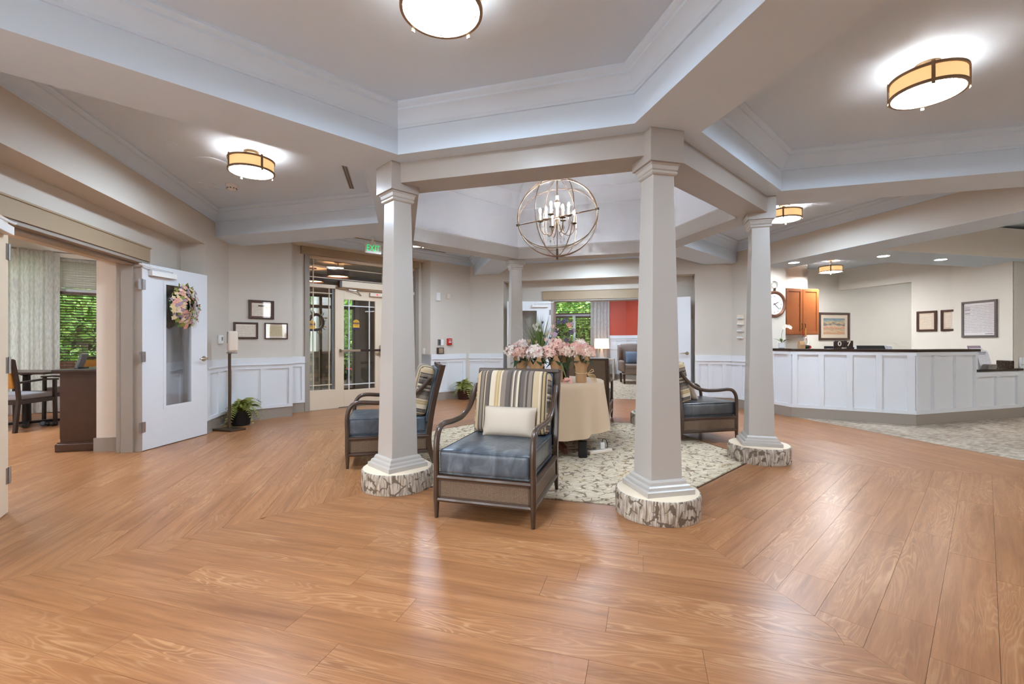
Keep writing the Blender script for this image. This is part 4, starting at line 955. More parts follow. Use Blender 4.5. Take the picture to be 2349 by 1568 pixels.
def place(t, k, front_c):                        # front_c = middle of the front feet line
    rz = sector_rz(k); t.rotation_euler = (0, 0, rz)
    t.location = (front_c[0] - N[k][0] * 0.375, front_c[1] - N[k][1] * 0.375, 0)
ch1 = make_armchair('striped cushion armchair with blue leather seat facing the viewer', 'navy_leather'); place(ch1, 0, (-0.1875, 2.945))
def throw(label, chair, loc, w, h, d, lean, turn=0.0):
    o = obj('throw_pillow', MB().pillow(w, h, d).mesh('throw_pillow', 'cream_fabric', True, 70)); tag(o, label, 'pillow', 'cream throw pillows')
    M = Matrix.Translation(chair.location) @ Matrix.Rotation(chair.rotation_euler.z, 4, 'Z') @ Matrix.Translation(loc) @ Matrix.Rotation(turn, 4, 'Z') @ Matrix.Rotation(-lean, 4, 'X')
    o.location = M.translation; o.rotation_euler = M.to_euler()
throw('cream lumbar pillow on the front armchair', ch1, (0.015, 0.165, 0.570), 0.415, 0.235, 0.13, 0.28)
ch2 = dup(ch1, (0, 0, 0), 0, 'blue armchair behind the left column, facing the white door')
place(ch2, 5, (W(5, APO + 0.54, -0.02)[0] + 0.10, W(5, APO + 0.54, 0)[1] - 0.06))
ch3 = make_armchair('dark leather armchair in front of the right wainscot', 'charcoal_leather')
place(ch3, 2, (W(2, APO + 0.54, 0)[0] - 0.15, W(2, APO + 0.54, 0)[1] + 0.09))
throw('cream pillow leaning in the right armchair', ch3, (0.03, 0.10, 0.58), 0.36, 0.28, 0.13, 0.45, 0.2)
ch4 = dup(ch3, (0, 0, 0), 0, 'armchair behind the flower table with its back to the viewer')
place(ch4, 3, (W(3, APO + 0.54, 0)[0] + 0.06, W(3, APO + 0.54, 0)[1] - 0.17))

# ------------------------------------------------------------------ flower table
TC = (0.43, 5.13); TR_, TZ = 0.60, 0.755
tb = thing('round_table', 'round pedestal table under the tan cloth', 'table', (TC[0], TC[1], 0))
MB().lathe([(TR_ - 0.01, TZ - 0.035), (TR_ - 0.004, TZ - 0.02), (TR_ - 0.01, TZ - 0.006)], 48).build('tabletop', 'dark_wood', tb, smooth=True)
MB().lathe([(0.05, 0.10), (0.075, 0.16), (0.05, 0.22), (0.045, 0.45), (0.07, 0.55), (0.05, 0.62), (0.12, 0.72)], 20).build('pedestal', 'dark_wood', tb, smooth=True)
for q in range(4):
    a = R(20 + 90 * q); p = [(0.04, 0.13), (0.16, 0.12), (0.30, 0.06), (0.40, 0.03)]
    rg = []
    for d, z in p:
        w = 0.032 - 0.02 * d; hh = 0.055 - 0.06 * d
        rg.append([(math.cos(a) * d - math.sin(a) * e * w, math.sin(a) * d + math.cos(a) * e * w, max(0.004, z + g * hh)) for e, g in ((-1, -1), (1, -1), (1, 1), (-1, 1))])
    MB().loft(rg).build('foot', 'mahogany', tb, bevel=0.004)
cl = MB(); n = 180; rings = []
def fold(a): return 0.5 + 0.5 * math.sin(9 * a + 1.3 * math.sin(2 * a) + 0.7) * 0.9 + 0.2 * math.sin(17 * a + 1)
for q in range(15):
    f_ = q / 14.0
    ring = []
    for j in range(n):
        a = 2 * math.pi * j / n
        if q == 0: r_, z = TR_ * 0.5, TZ + 0.001
        elif q == 1: r_, z = TR_ - 0.012, TZ + 0.001
        elif q == 2: r_, z = TR_ + 0.000, TZ - 0.006
        else:
            g = (q - 2) / 12.0; r_ = TR_ + 0.004 + g ** 0.8 * (0.012 + 0.075 * fold(a)); z = TZ - 0.006 - g * (0.535 + 0.02 * math.sin(3 * a))
        ring.append((TC[0] + r_ * math.cos(a), TC[1] + r_ * math.sin(a), z))
    rings.append(ring)
cl.add([(TC[0], TC[1], TZ + 0.001)] + rings[0], [(0, 1 + j, 1 + (j + 1) % n) for j in range(n)]); cl.loft(rings, True, False)
tag(cl.build('tablecloth', 'tan_cloth', smooth=True, angle=75), 'tan cloth falling in folds over the round table', 'tablecloth')
# things on the floor under the cloth
pstrip = tag(MB().rbox(0.30, 0.06, 0.04, 0.012, 3, M=Matrix.Translation((0.93, 4.78, 0.024)) @ Matrix.Rotation(R(28), 4, 'Z')).build('power_strip', 'cream_plastic', smooth=True), 'cream power strip on the carpet under the table', 'power strip')
tag(MB().rbox(0.045, 0.045, 0.07, 0.006, 2, c=(0.96, 4.80, 0.080)).build('plug_adapter', 'white_plastic', smooth=True), 'white adapter plugged into the power strip', 'adapter')
tag(MB().rbox(0.085, 0.06, 0.17, 0.01, 2, c=(0.72, 4.60, 0.089)).build('speaker_box', 'black', smooth=True), 'small black box standing under the cloth hem', 'box')
(lambda o_: (setattr(o_, 'parent', pstrip), setattr(o_, 'matrix_parent_inverse', pstrip.matrix_world.inverted())))(MB().tube(arc_pts([(0.96, 4.80, 0.118), (0.965, 4.79, 0.15), (1.0, 4.80, 0.14), (1.02, 4.82, 0.06), (0.98, 4.90, 0.012), (0.80, 4.95, 0.010), (0.6, 4.9, 0.010)], 5), 0.004, 6).build('power_cord', 'black', smooth=True))

# flowers
def floret(mb, c, r, nrm, petals=4):
    nrm = Vector(nrm).normalized(); a = nrm.orthogonal().normalized(); b = nrm.cross(a); ph = random.random() * 6
    for q in range(petals):
        d = a * math.cos(ph + 2 * math.pi * q / petals) + b * math.sin(ph + 2 * math.pi * q / petals); e = nrm.cross(d)
        c_ = Vector(c); mb.add([c_, c_ + d * r * 0.55 + e * r * 0.42 + nrm * r * 0.16, c_ + d * r * 1.05 + nrm * r * 0.1, c_ + d * r * 0.55 - e * r * 0.42 + nrm * r * 0.16], [(0, 1, 2, 3)])
def flower_head(c, r, m, parent, n=90, fr=0.026, nm='bloom'):
    mb = MB(); rn = []
    for i in range(n):
        z = 1 - 1.6 * (i + 0.5) / n; ph = i * 2.39996; s_ = math.sqrt(max(0, 1 - z * z))
        d = Vector((s_ * math.cos(ph), s_ * math.sin(ph), z * 0.85)); k_ = r * random.uniform(0.78, 1.14)
        q0 = len(mb.f); floret(mb, Vector(c) + d * k_, fr * random.uniform(0.85, 1.3), d + Vector((random.uniform(-.5, .5), random.uniform(-.5, .5), random.uniform(-.3, .4))))
        v_ = min(1, max(0, random.gauss(0.5, 0.3))); rn += [v_] * (len(mb.f) - q0)
    q0 = len(mb.f); mb.ball(c, r * 0.62, r * 0.62, r * 0.5, 10, 6); rn += [0.0] * (len(mb.f) - q0)
    me = mb.mesh(nm, 'hydrangea_blush' if m == 'petal_blush' else 'hydrangea_pink', fix=False)
    at = me.attributes.new('rnd', 'FLOAT', 'FACE'); at.data.foreach_set('value', rn)
    return obj(nm, me, parent)
def leaf(mb, base, d, l, w, droop=0.3):
    d = Vector(d).normalized(); s_ = d.cross(Vector((0, 0, 1))); s_ = s_.normalized() if s_.length > 1e-4 else Vector((1, 0, 0)); b = Vector(base)
    m1 = b + d * l * 0.45; tip = b + d * l + Vector((0, 0, -droop * l)); up = s_.cross(d) * w * 0.12
    mb.add([b, m1 + s_ * w / 2 + up, tip, m1 - s_ * w / 2 + up, m1], [(0, 1, 4), (1, 2, 4), (2, 3, 4), (3, 0, 4)])
def paper_pot(label, P, r, h, heads, m, lean=0.0, rope=True, flare=1.55):
    t = thing('hydrangea_pot', label, 'potted flower', (P[0], P[1], TZ + 0.002), 0, 'paper wrapped hydrangeas on the round table')
    h += 0.045; n = 28; rg = []
    for f_, rr in ((0.0, 0.92), (0.05, 1.0), (0.4, 0.98), (0.62, 1.06), (0.85, 1.3), (1.0, flare)):
        rg.append([(r * rr * (1 + 0.05 * f_ * math.sin(9 * 2 * math.pi * j / n)) * math.cos(2 * math.pi * j / n), r * rr * (1 + 0.05 * f_ * math.sin(9 * 2 * math.pi * j / n)) * math.sin(2 * math.pi * j / n), h * f_ * (1 + (0.18 * math.sin(5 * 2 * math.pi * j / n + P[0] * 9) if f_ > 0.8 else 0))) for j in range(n)])
    w = MB(); w.loft(rg, True, False); w.add(rg[0], [tuple(range(n))]); w.build('paper_wrap', 'kraft', t, smooth=True, angle=30)
    MB().lathe([(r * 0.85, 0.01), (r * 0.85, h * 0.55)], 16).build('soil_pot', 'black_pot', t, smooth=True)
    if rope:
        MB().tube([(r * 1.05 * math.cos(2 * math.pi * j / 24), r * 1.05 * math.sin(2 * math.pi * j / 24), h * 0.42 + 0.01 * math.sin(2 * math.pi * j / 24)) for j in range(24)], 0.004, 6, closed=True).build('raffia_tie', 'raffia', t, smooth=True)
    st = MB(); lf = MB()
    for hx, hy, hz, hr, hm in heads:
        hz += 0.075
        st.tube([(hx * 0.2, hy * 0.2, h * 0.5), (hx * 0.7, hy * 0.7, (h * 0.5 + hz) / 2 + 0.02), (hx, hy, hz)], 0.005, 5)
        flower_head((hx, hy, hz), hr, hm, t)
    st.build('stems', 'leaf_dark', t)
    for q in range(9):
        a = 2 * math.pi * q / 9 + random.uniform(-.3, .3); leaf(lf, (0.5 * r * math.cos(a), 0.5 * r * math.sin(a), h * random.uniform(0.75, 1.0)), (math.cos(a), math.sin(a), random.uniform(-0.1, 0.7)), random.uniform(0.10, 0.15), 0.075, random.uniform(0.2, 0.7))
    lf.build('leaves', 'leaf_dark', t, fix=False)
    return t
def TP(px, depth): return ((px - 1174.5) / FPX * depth, depth)
paper_pot('blush hydrangea in brown paper at the left of the table', TP(1196, 4.98), 0.055, 0.19, [(-0.085, 0, 0.245, 0.085, 'petal_blush'), (0.02, 0.03, 0.30, 0.085, 'petal_blush'), (-0.02, -0.06, 0.235, 0.07, 'petal_pink')], 'petal_pink')
paper_pot('pale white hydrangea in brown paper second from the left', TP(1231, 4.76), 0.062, 0.185, [(-0.01, 0, 0.235, 0.085, 'petal_blush'), (0.05, 0.04, 0.23, 0.06, 'petal_pink')], 'petal_blush', rope=False)
paper_pot('large salmon pink hydrangea in the middle of the table', TP(1278, 4.80), 0.062, 0.20, [(-0.09, 0, 0.235, 0.085, 'petal_pink'), (0.0, 0.02, 0.31, 0.085, 'petal_pink'), (0.10, 0, 0.25, 0.085, 'petal_pink'), (0.03, 0.08, 0.27, 0.08, 'petal_pink')], 'petal_pink', rope=False)
hp = paper_pot('pink hydrangea with a raffia bow at the right of the table', TP(1333, 4.72), 0.058, 0.205, [(-0.045, 0.02, 0.265, 0.08, 'petal_peach'), (0.065, -0.01, 0.245, 0.075, 'petal_pink'), (0.0, 0.05, 0.30, 0.08, 'petal_blush')], 'petal_pink')
bw = MB()
for sgn in (-1, 1): bw.tube(arc_pts([(0.06, -0.02, 0.09), (0.085 + 0.02 * sgn, -0.05, 0.12 + 0.02 * sgn), (0.12, -0.05 + 0.02 * sgn, 0.12), (0.06, -0.02, 0.088)], 5), 0.003, 5)
for q in range(5): bw.tube(arc_pts([(0.06, -0.02, 0.088), (0.09 + 0.01 * q, -0.04, 0.05 + 0.008 * q), (0.12 + 0.012 * q, -0.05 + 0.02 * q, 0.006)], 4), 0.003, 5)
bw.build('raffia_bow', 'raffia', hp, smooth=True)
gl_ = thing('grass_arrangement', 'tall grasses with white and cream tulips in the table centre', 'flower arrangement', (*TP(1238, 5.02), TZ + 0.002))
gv = MB(); gv.lathe([(0.055, 0), (0.06, 0.02), (0.055, 0.14), (0.06, 0.15)], 20); gv.build('vase', 'brown_pot', gl_, smooth=True)
gb = MB()
for q in range(230):
    a = random.random() * 6.283; sp_ = random.uniform(0.02, 0.23) * (1.35 if math.cos(a) < 0 else 1); h_ = random.uniform(0.36, 0.68); w = random.uniform(0.003, 0.006)
    d = Vector((math.cos(a), math.sin(a), 0)); s_ = Vector((-d.y, d.x, 0)); b = d * random.uniform(0, 0.045) + Vector((0, 0, 0.10))
    m_ = b + d * sp_ * 0.35 + Vector((0, 0, h_ * 0.6)); tp_ = b + d * sp_ + Vector((0, 0, h_ * (1 - 0.2 * sp_)))
    gb.add([b - s_ * w, b + s_ * w, m_ + s_ * w * 0.8, m_ - s_ * w * 0.8, tp_], [(0, 1, 2, 3), (3, 2, 4)])
g_ = gb.build('grass_blades', 'grass_blade', gl_, fix=False)
def tulip(mb, c, r):
    for q in range(6):
        a = 2 * math.pi * q / 6; d = Vector((math.cos(a), math.sin(a), 0)); e = Vector((-d.y, d.x, 0)); b = Vector(c)
        mb.add([b, b + d * r * 0.8 + e * r * 0.5 + Vector((0, 0, r)), b + d * r * 0.6 + Vector((0, 0, r * 2)), b + d * r * 0.8 - e * r * 0.5 + Vector((0, 0, r))], [(0, 1, 2, 3)])
for q, (x, y, z, r, m) in enumerate([(-0.05, -0.05, 0.50, 0.024, 'petal_white'), (-0.02, -0.06, 0.52, 0.022, 'petal_white'), (-0.035, -0.08, 0.47, 0.022, 'petal_white'), (0.0, -0.06, 0.46, 0.018, 'petal_white'), (0.06, -0.05, 0.42, 0.02, 'petal_cream'), (0.10, -0.04, 0.43, 0.02, 'petal_blush'), (0.05, -0.09, 0.35, 0.024, 'petal_blush'), (-0.04, -0.10, 0.33, 0.02, 'petal_cream'), (0.11, -0.06, 0.35, 0.02, 'petal_cream'), (-0.10, -0.05, 0.34, 0.02, 'petal_cream'), (0.12, 0, 0.50, 0.022, 'petal_blush'), (0.02, -0.10, 0.55, 0.014, 'petal_dusk'), (0.03, -0.09, 0.41, 0.012, 'petal_dusk'), (-0.05, -0.08, 0.40, 0.012, 'petal_mauve'), (0.09, -0.1, 0.38, 0.014, 'petal_dusk'), (0.16, -0.02, 0.47, 0.02, 'petal_cream')]):
    b = MB(); tulip(b, (x * 1.2, y, z + 0.07), r * 1.15); b.build('bloom', m, gl_, fix=False)
db = thing('wildflower_arrangement', 'dark blue wildflower stems right of the grasses', 'flower arrangement', (*TP(1297, 4.95), TZ + 0.002))
gb = MB(); gb.lathe([(0.04, 0), (0.045, 0.02), (0.04, 0.12)], 18); gb.build('vase', 'brown_pot', db, smooth=True)
gb = MB()
for q in range(46):
    a = random.random() * 6.283; sp_ = random.uniform(0.02, 0.13); h_ = random.uniform(0.28, 0.52); d = Vector((math.cos(a), math.sin(a), 0))
    b = d * 0.02 + Vector((0, 0, 0.08)); gb.tube([b, b + d * sp_ * 0.4 + Vector((0, 0, h_ * 0.6)), b + d * sp_ + Vector((0, 0, h_))], 0.0022, 4)
gb.build('stems', 'grass_blade', db)
for q in range(26):
    a = random.random() * 6.283; rr = random.uniform(0.02, 0.14); c = (rr * math.cos(a), rr * math.sin(a) - 0.02, random.uniform(0.34, 0.66))
    b = MB(); floret(b, c, random.uniform(0.022, 0.036), (random.uniform(-.5, .5), -1, random.uniform(-.3, .6)), 5); b.build('bloom', random.choice(['petal_dusk', 'petal_dusk', 'petal_dusk', 'petal_mauve', 'petal_cream', 'petal_peach']), db, fix=False)
ot = thing('orchid_spray', 'white orchid spray with a dark bud at the left of the flowers', 'flower', (*TP(1184, 4.95), TZ + 0.002))
MB().tube(arc_pts([(0.02, 0, 0.0), (0.0, 0, 0.20), (-0.02, 0, 0.34), (-0.07, 0, 0.37)], 5), 0.004, 6).build('stem', 'grass_blade', ot, smooth=True)
for c, m, r in (((0.0, -0.02, 0.33), 'petal_white', 0.034), ((0.03, -0.02, 0.30), 'petal_white', 0.032), ((-0.02, -0.02, 0.35), 'petal_white', 0.025), ((-0.075, -0.01, 0.365), 'petal_dusk', 0.032)):
    b = MB(); floret(b, c, r, (0, -1, 0.2), 5); b.build('bloom', m, ot, fix=False)
lo = thing('loose_blossom', 'pink blossom lying on the cloth at the table edge', 'flower', (*TP(1302, 4.60), TZ + 0.002))
b = MB()
for q in range(10): floret(b, (random.uniform(-.04, .04), random.uniform(-.02, .02), random.uniform(0.012, 0.06)), 0.026, (random.uniform(-.5, .5), -0.7, 0.6))
b.build('petals', 'petal_peach', lo, fix=False)
MB().tube([(-0.06, 0.02, 0.2), (-0.03, 0, 0.10), (0, 0, 0.02)], 0.006, 6).build('stem', 'grass_blade', lo, smooth=True)

# ------------------------------------------------------------------ orb chandelier
chn = thing('chandelier', 'bronze orb chandelier with lit candles and crystal drops under the cupola', 'chandelier', (C[0] - 0.02, C[1], 2.60))
RO = 0.452
def ring(axis_a, ang, r=RO, nm='orb_ring'):
    a = Vector(axis_a).normalized(); b = a.orthogonal().normalized(); b = Matrix.Rotation(ang, 3, a) @ b
    MB().tube([a * (r * math.cos(2 * math.pi * j / 72)) + b * (r * math.sin(2 * math.pi * j / 72)) for j in range(72)], 0.0048, 8, closed=True).build(nm, 'bronze_light', chn, smooth=True)
tx = Vector((0.97, -0.12, 0.17))
for a in (8, 62, 128): ring((0, 0, 1), R(a), RO - 0.004)
for a in (14, 38, 92, 150): ring(tx, R(a), RO)
for sgn in (-1, 1): MB().tube([tx.normalized() * (RO * sgn * 0.96), tx.normalized() * (RO * sgn * 1.05)], 0.014, 8).build('pivot', 'bronze', chn, smooth=True)
MB().tube([(0, 0, -RO - 0.03), (0, 0, -0.36)], 0.012, 8).build('finial', 'bronze', chn, smooth=True)
MB().lathe([(0.004, -RO), (0.006, -0.1), (0.02, -0.06), (0.030, -0.03), (0.016, 0.0), (0.012, 0.10), (0.03, 0.14), (0.036, 0.16), (0.010, 0.19), (0.008, 0.44)], 16).build('centre_stem', 'bronze_light', chn, smooth=True)
MB().lathe([(0.006, 0.44), (0.006, 1.55), (0.05, 1.56), (0.055, 1.60)], 10).build('chain_rod', 'bronze_light', chn, smooth=True)
for q in range(8):
    a = 2 * math.pi * q / 8 + 0.2; big = q % 2 == 0; rr, zz = (0.20, -0.07) if big else (0.145, -0.015)
    d = Vector((math.cos(a), math.sin(a), 0)); P = lambda r_, z: d * r_ + Vector((0, 0, z))
    arm = MB().tube(arc_pts([P(0.015, -0.04), P(0.06, -0.17), P(rr * 0.75, -0.20), P(rr, -0.13), P(rr, zz)], 5), 0.005, 6).build('arm', 'bronze_light', chn, smooth=True)
    MB().lathe([(0.008, zz - 0.004), (0.034, zz + 0.006), (0.036, zz + 0.012), (0.012, zz + 0.014)], 16, (d.x * rr, d.y * rr, 0)).build('drip_pan', 'bronze', arm, smooth=True)
    cd_ = MB().lathe([(0.013, zz + 0.012), (0.013, zz + 0.10)], 12, (d.x * rr, d.y * rr, 0)).build('candle', 'candle', arm, smooth=True)
    MB().ball((d.x * rr, d.y * rr, zz + 0.128), 0.014, 0.014, 0.030, 8, 6).build('bulb', 'bulb', arm, smooth=True)
    cr = MB()
    for rr2, z2 in ((rr + 0.03, zz - 0.06), (rr * 0.6, -0.26)):
        c = d * rr2 + Vector((0, 0, z2)); cr.add([c + Vector(v_) for v_ in ((0, 0, 0.02), (0.009, 0, -0.01), (0, 0.009, -0.01), (-0.009, 0, -0.01), (0, -0.009, -0.01), (0, 0, -0.026))], [(0, 1, 2), (0, 2, 3), (0, 3, 4), (0, 4, 1), (5, 2, 1), (5, 3, 2), (5, 4, 3), (5, 1, 4)])
        cr.build('crystal', 'crystal', arm); cr = MB()
cd_ = MB().lathe([(0.016, 0.20), (0.016, 0.24)], 12).build('centre_socket', 'candle', chn, smooth=True)
for q in range(5):
    a = 2 * math.pi * q / 5; c = Vector((0.07 * math.cos(a), 0.07 * math.sin(a), 0.08)); cr = MB()
    cr.add([c + Vector(v_) for v_ in ((0, 0, 0.03), (0.011, 0, -0.01), (0, 0.011, -0.01), (-0.011, 0, -0.01), (0, -0.011, -0.01), (0, 0, -0.03))], [(0, 1, 2), (0, 2, 3), (0, 3, 4), (0, 4, 1), (5, 2, 1), (5, 3, 2), (5, 4, 3), (5, 1, 4)]); cr.build('crystal', 'crystal', chn)

# ------------------------------------------------------------------ ferns, sanitiser stand, wreath
def frond_mesh(l, droop, seed):
    random.seed(seed); mb = MB(); n = 20
    pts = []
    for i in range(n + 1):
        f_ = i / n; pts.append(Vector((l * (f_ - 0.18 * f_ * f_ * droop), 0, 0.55 * l * math.sin(f_ * 1.9) - droop * l * f_ ** 2.4)))
    mb.tube(pts, [0.003 * (1 - 0.8 * i / n) for i in range(n + 1)], 4)
    for i in range(2, n + 1):
        f_ = i / n; w = 0.085 * l / 0.3 * math.sin(min(1, f_ * 1.25) * math.pi * 0.82 + 0.25); d = (pts[i] - pts[i - 1]).normalized()
        for sg in (-1, 1):
            sd_ = (Vector((0, sg, 0)) + d * 0.35 + Vector((0, 0, -0.25))).normalized(); b = pts[i]; e = d * (l / n * 0.42)
            mb.add([b - e, b + e, b + sd_ * w * 0.6 + e * 0.9, b + sd_ * w, b + sd_ * w * 0.6 - e * 0.7], [(0, 1, 2, 3, 4)])
    return mb.mesh('frond', 'fern_green', fix=False)
FM = [frond_mesh(0.36, 0.75, 3), frond_mesh(0.34, 1.15, 4), frond_mesh(0.30, 0.35, 5), frond_mesh(0.37, 1.5, 6)]
random.seed(21)
def fern(label, P, potm, zp=0.22, sc=1.0):
    t = thing('potted_fern', label, 'potted fern', (P[0], P[1], 0), 0, 'bushy ferns in pots')
    MB().lathe([(0.10, 0.001), (0.115, 0.01), (0.145, zp - 0.01), (0.15, zp), (0.135, zp), (0.13, zp - 0.03)], 28).build('pot', potm, t, smooth=True)
    for q in range(46):
        a = q * 2.39996; lift = random.random()
        m_ = FM[2] if lift > 0.72 else random.choice([FM[0], FM[1], FM[3]])
        o = obj('frond', m_, t, loc=(0.03 * math.cos(a), 0.03 * math.sin(a), zp - 0.01), rot=(random.uniform(-.3, .3), -random.uniform(0.0, 0.75) - 0.5 * max(0, lift - 0.7), a)); s_ = sc * random.uniform(0.7, 1.0)
        while s_ > 0.25 and any((P[0] + 0.36 * s_ * math.cos(a) - C[0]) * N[k_][0] + (P[1] + 0.36 * s_ * math.sin(a) - C[1]) * N[k_][1] > AP[k_] - 0.06 for k_ in (3, 4, 5)): s_ *= 0.92
        o.scale = (s_, s_, s_)
    return t
fern('bushy green fern in a black pot behind the sanitiser stand', (-3.86, 6.42), 'black_pot', 0.20, 0.95)
fern('green fern in a brown pot at the far wainscot', (-1.0, 9.32), 'brown_pot', 0.20, 1.0)
ss = thing('sanitizer_stand', 'dark metal floor stand beside the left fern', 'stand', (-3.78, 6.05, 0), R(-14))
MB().prism([(-0.19, -0.11), (0.13, -0.12), (0.20, 0.06), (-0.08, 0.10)], 0.001, 0.028).build('base_plate', 'bronze', ss, bevel=0.004)
MB().tube([(-0.03, 0.02, 0.028), (-0.03, 0.02, 1.13)], 0.018, 10).build('pole', 'bronze', ss, smooth=True)
MB().mbox(Matrix.Translation((-0.02, 0.02, 1.17)), 0.03, 0.05, 0.26).build('bracket', 'steel', ss, bevel=0.003)
MB().mbox(Matrix.Translation((0.03, 0.0, 1.035)), 0.09, 0.09, 0.02).build('drip_tray', 'steel', ss, bevel=0.003)
sa = thing('sanitizer_dispenser', 'cream hand sanitiser dispenser on the floor stand', 'dispenser', (-3.715, 6.00, 1.05), R(-50))
MB().rbox(0.125, 0.11, 0.27, 0.022, 4, (0.004, 0.004, 0), (0, 0, 0.14)).build('housing', 'cream_plastic', sa, smooth=True)
MB().rbox(0.05, 0.012, 0.15, 0.004, 3, c=(0.0, -0.057, 0.19)).build('window', 'grey_plastic', sa, smooth=True)
MB().rbox(0.07, 0.05, 0.02, 0.006, 3, c=(0, -0.02, 0.005)).build('nozzle', 'white_plastic', sa, smooth=True)
wp = lerp2(W(5, 4.452, -0.795), W(5, 4.160, -1.668), 0.525); dd = ((W(5, 4.160, -1.668)[0] - W(5, 4.452, -0.795)[0]) / 0.92, (W(5, 4.160, -1.668)[1] - W(5, 4.452, -0.795)[1]) / 0.92)
nf = (dd[1], -dd[0])                              # toward the lobby
wr_ = thing('flower_wreath', 'wreath of pink, cream and mauve flowers on the white door', 'wreath', (0, 0, 0))
MWR = wall_M((wp[0] + nf[0] * 0.03, wp[1] + nf[1] * 0.03), nf, 1.60)
MB().tube([MWR @ Vector((0.14 * math.cos(2 * math.pi * j / 32), 0.16 * math.sin(2 * math.pi * j / 32), 0.0)) for j in range(32)], 0.035, 8, closed=True).build('twig_ring', 'leaf_dark', wr_, smooth=True)
MB().tube([MWR @ Vector((0, 0.16, -0.01)), MWR @ Vector((0, 0.25, -0.022))], 0.003, 5).build('hanger', 'steel', wr_)
for q in range(130):
    a = q * 2.39996; rr = 0.03 + 0.175 * ((q + 0.5) / 130) ** 0.6; c = Vector((rr * math.cos(a), rr * 1.2 * math.sin(a), 0.045 + random.uniform(0, 0.035) - 0.1 * max(0, rr - 0.15)))
    nr_ = Vector((0.6 * math.cos(a), 0.6 * math.sin(a), 1.0)); mb = MB(); col = random.choice(['wreath_cream', 'wreath_cream', 'wreath_cream', 'petal_blush', 'petal_mauve', 'petal_mauve', 'petal_peach', 'petal_peach', 'fern_green', 'leaf_dark'])
    r0 = random.uniform(0.020, 0.036)
    floret(mb, c, r0, nr_, 5); floret(mb, c + Vector((0, 0, 0.006)), r0 * 0.62, nr_, 5)
    mb.v = [tuple(MWR @ Vector(v_)) for v_ in mb.v]; mb.build('bloom', col, wr_, fix=False)
for q in range(52):
    a = random.random() * 6.283; rr = random.uniform(0.05, 0.20); mb = MB(); leaf(mb, (rr * math.cos(a), rr * 1.2 * math.sin(a), 0.03), (math.cos(a + random.uniform(-1, 1)), math.sin(a + random.uniform(-1, 1)), 0.35), random.uniform(0.05, 0.075), 0.035, -0.1)
    mb.v = [tuple(MWR @ Vector(v_)) for v_ in mb.v]; mb.build('leaf', 'leaf_bright' if q % 11 == 0 else random.choice(['leaf_green', 'leaf_dark', 'fern_green', 'fern_green']), wr_, fix=False)

# ------------------------------------------------------------------ framed things and wall devices
def frame(name, label, cat, P, facing, z, w, h, fw, fm, inner, mat_w=0.0, mm='mat_cream', depth=0.022, group=None, glass=True):
    t = thing(name, label, cat, (0, 0, 0), 0, group); M = wall_M(P, facing, z)
    for nm, x, y, sx, sy in (('frame_side', -w / 2 + fw / 2, 0, fw, h), ('frame_side', w / 2 - fw / 2, 0, fw, h), ('frame_rail', 0, h / 2 - fw / 2, w - 2 * fw, fw), ('frame_rail', 0, -h / 2 + fw / 2, w - 2 * fw, fw)):
        MB().mbox(M @ Matrix.Translation((x, y, depth / 2)), sx, sy, depth).build(nm, fm, t, bevel=0.003)
    iw, ih = w - 2 * fw, h - 2 * fw
    if mat_w:
        MB().mbox(M @ Matrix.Translation((0, 0, 0.006)), iw, ih, 0.004).build('mount', mm, t)
        iw -= 2 * mat_w; ih -= 2 * mat_w
    loc = M @ Matrix.Translation((0, 0, 0.0095))
    me = MB().box(-iw / 2, iw / 2, -0.0012, 0.0012, -ih / 2, ih / 2).mesh('sheet', inner)
    o = obj('sheet', me, t, loc=loc.translation, rot=(0, 0, math.atan2(facing[1], facing[0]) + R(90)))
    if glass: MB().mbox(M @ Matrix.Translation((0, 0, 0.015)), w - 2 * fw, h - 2 * fw, 0.001).build('glazing', 'picture_glass', t)
    return t, M
F4 = lambda t: W(4, AP[4], t)
t_, M_ = frame('framed_certificate', 'brown framed certificate, topmost of the three by the entrance', 'picture', F4(1.945), inward(4), 1.672, 0.352, 0.285, 0.022, 'frame_brown', 'print_certificate', 0.022, 'mahogany', group='framed certificates by the entrance')
MB().mbox(M_ @ Matrix.Translation((0.0, 0.058, 0.0112)), 0.09, 0.022, 0.001).build('seal_bar', 'frame_brown', t_); MB().mbox(M_ @ Matrix.Translation((0.075, 0.03, 0.0112)), 0.03, 0.03, 0.001).build('seal', 'sign_yellow', t_)
frame('framed_certificate', 'brown framed certificate, lower left of the three by the entrance', 'picture', F4(2.155), inward(4), 1.350, 0.328, 0.25, 0.02, 'frame_brown', 'print_certificate', 0.012, 'mahogany', group='framed certificates by the entrance')
frame('framed_certificate', 'brown framed certificate, lower right of the three by the entrance', 'picture', F4(1.735), inward(4), 1.350, 0.332, 0.25, 0.017, 'frame_brown', 'print_certificate_gold', 0.028, 'mat_cream', group='framed certificates by the entrance')
def plate(name, label, cat, k, ap, t, z, w, h, d, m, r=0.006):
    M = wall_M(W(k, ap, t), inward(k), z)
    return tag(MB().rbox(w, h, d, min(r, d * 0.45), 3, M=M @ Matrix.Translation((0, 0, d / 2 + 0.0005))).build(name, m, smooth=True), label, cat), M
th, M_ = plate('thermostat', 'white wall thermostat beside the white door', 'thermostat', 5, 4.20, -2.17, 1.215, 0.13, 0.125, 0.035, 'white_plastic', 0.014)
MB().mbox(M_ @ Matrix.Translation((0.01, 0.01, 0.0355)), 0.05, 0.05, 0.002).build('display', 'grey_plastic', th)
plate('wall_sensor', 'white rectangular sensor high on the wall right of the entrance', 'sensor', 4, AP[4], -1.28, 2.095, 0.085, 0.165, 0.03, 'white_plastic')
wsn, M_ = plate('motion_detector', 'small cream detector high beside the white sensor', 'detector', 4, AP[4], -1.53, 2.12, 0.075, 0.10, 0.035, 'cream_plastic')
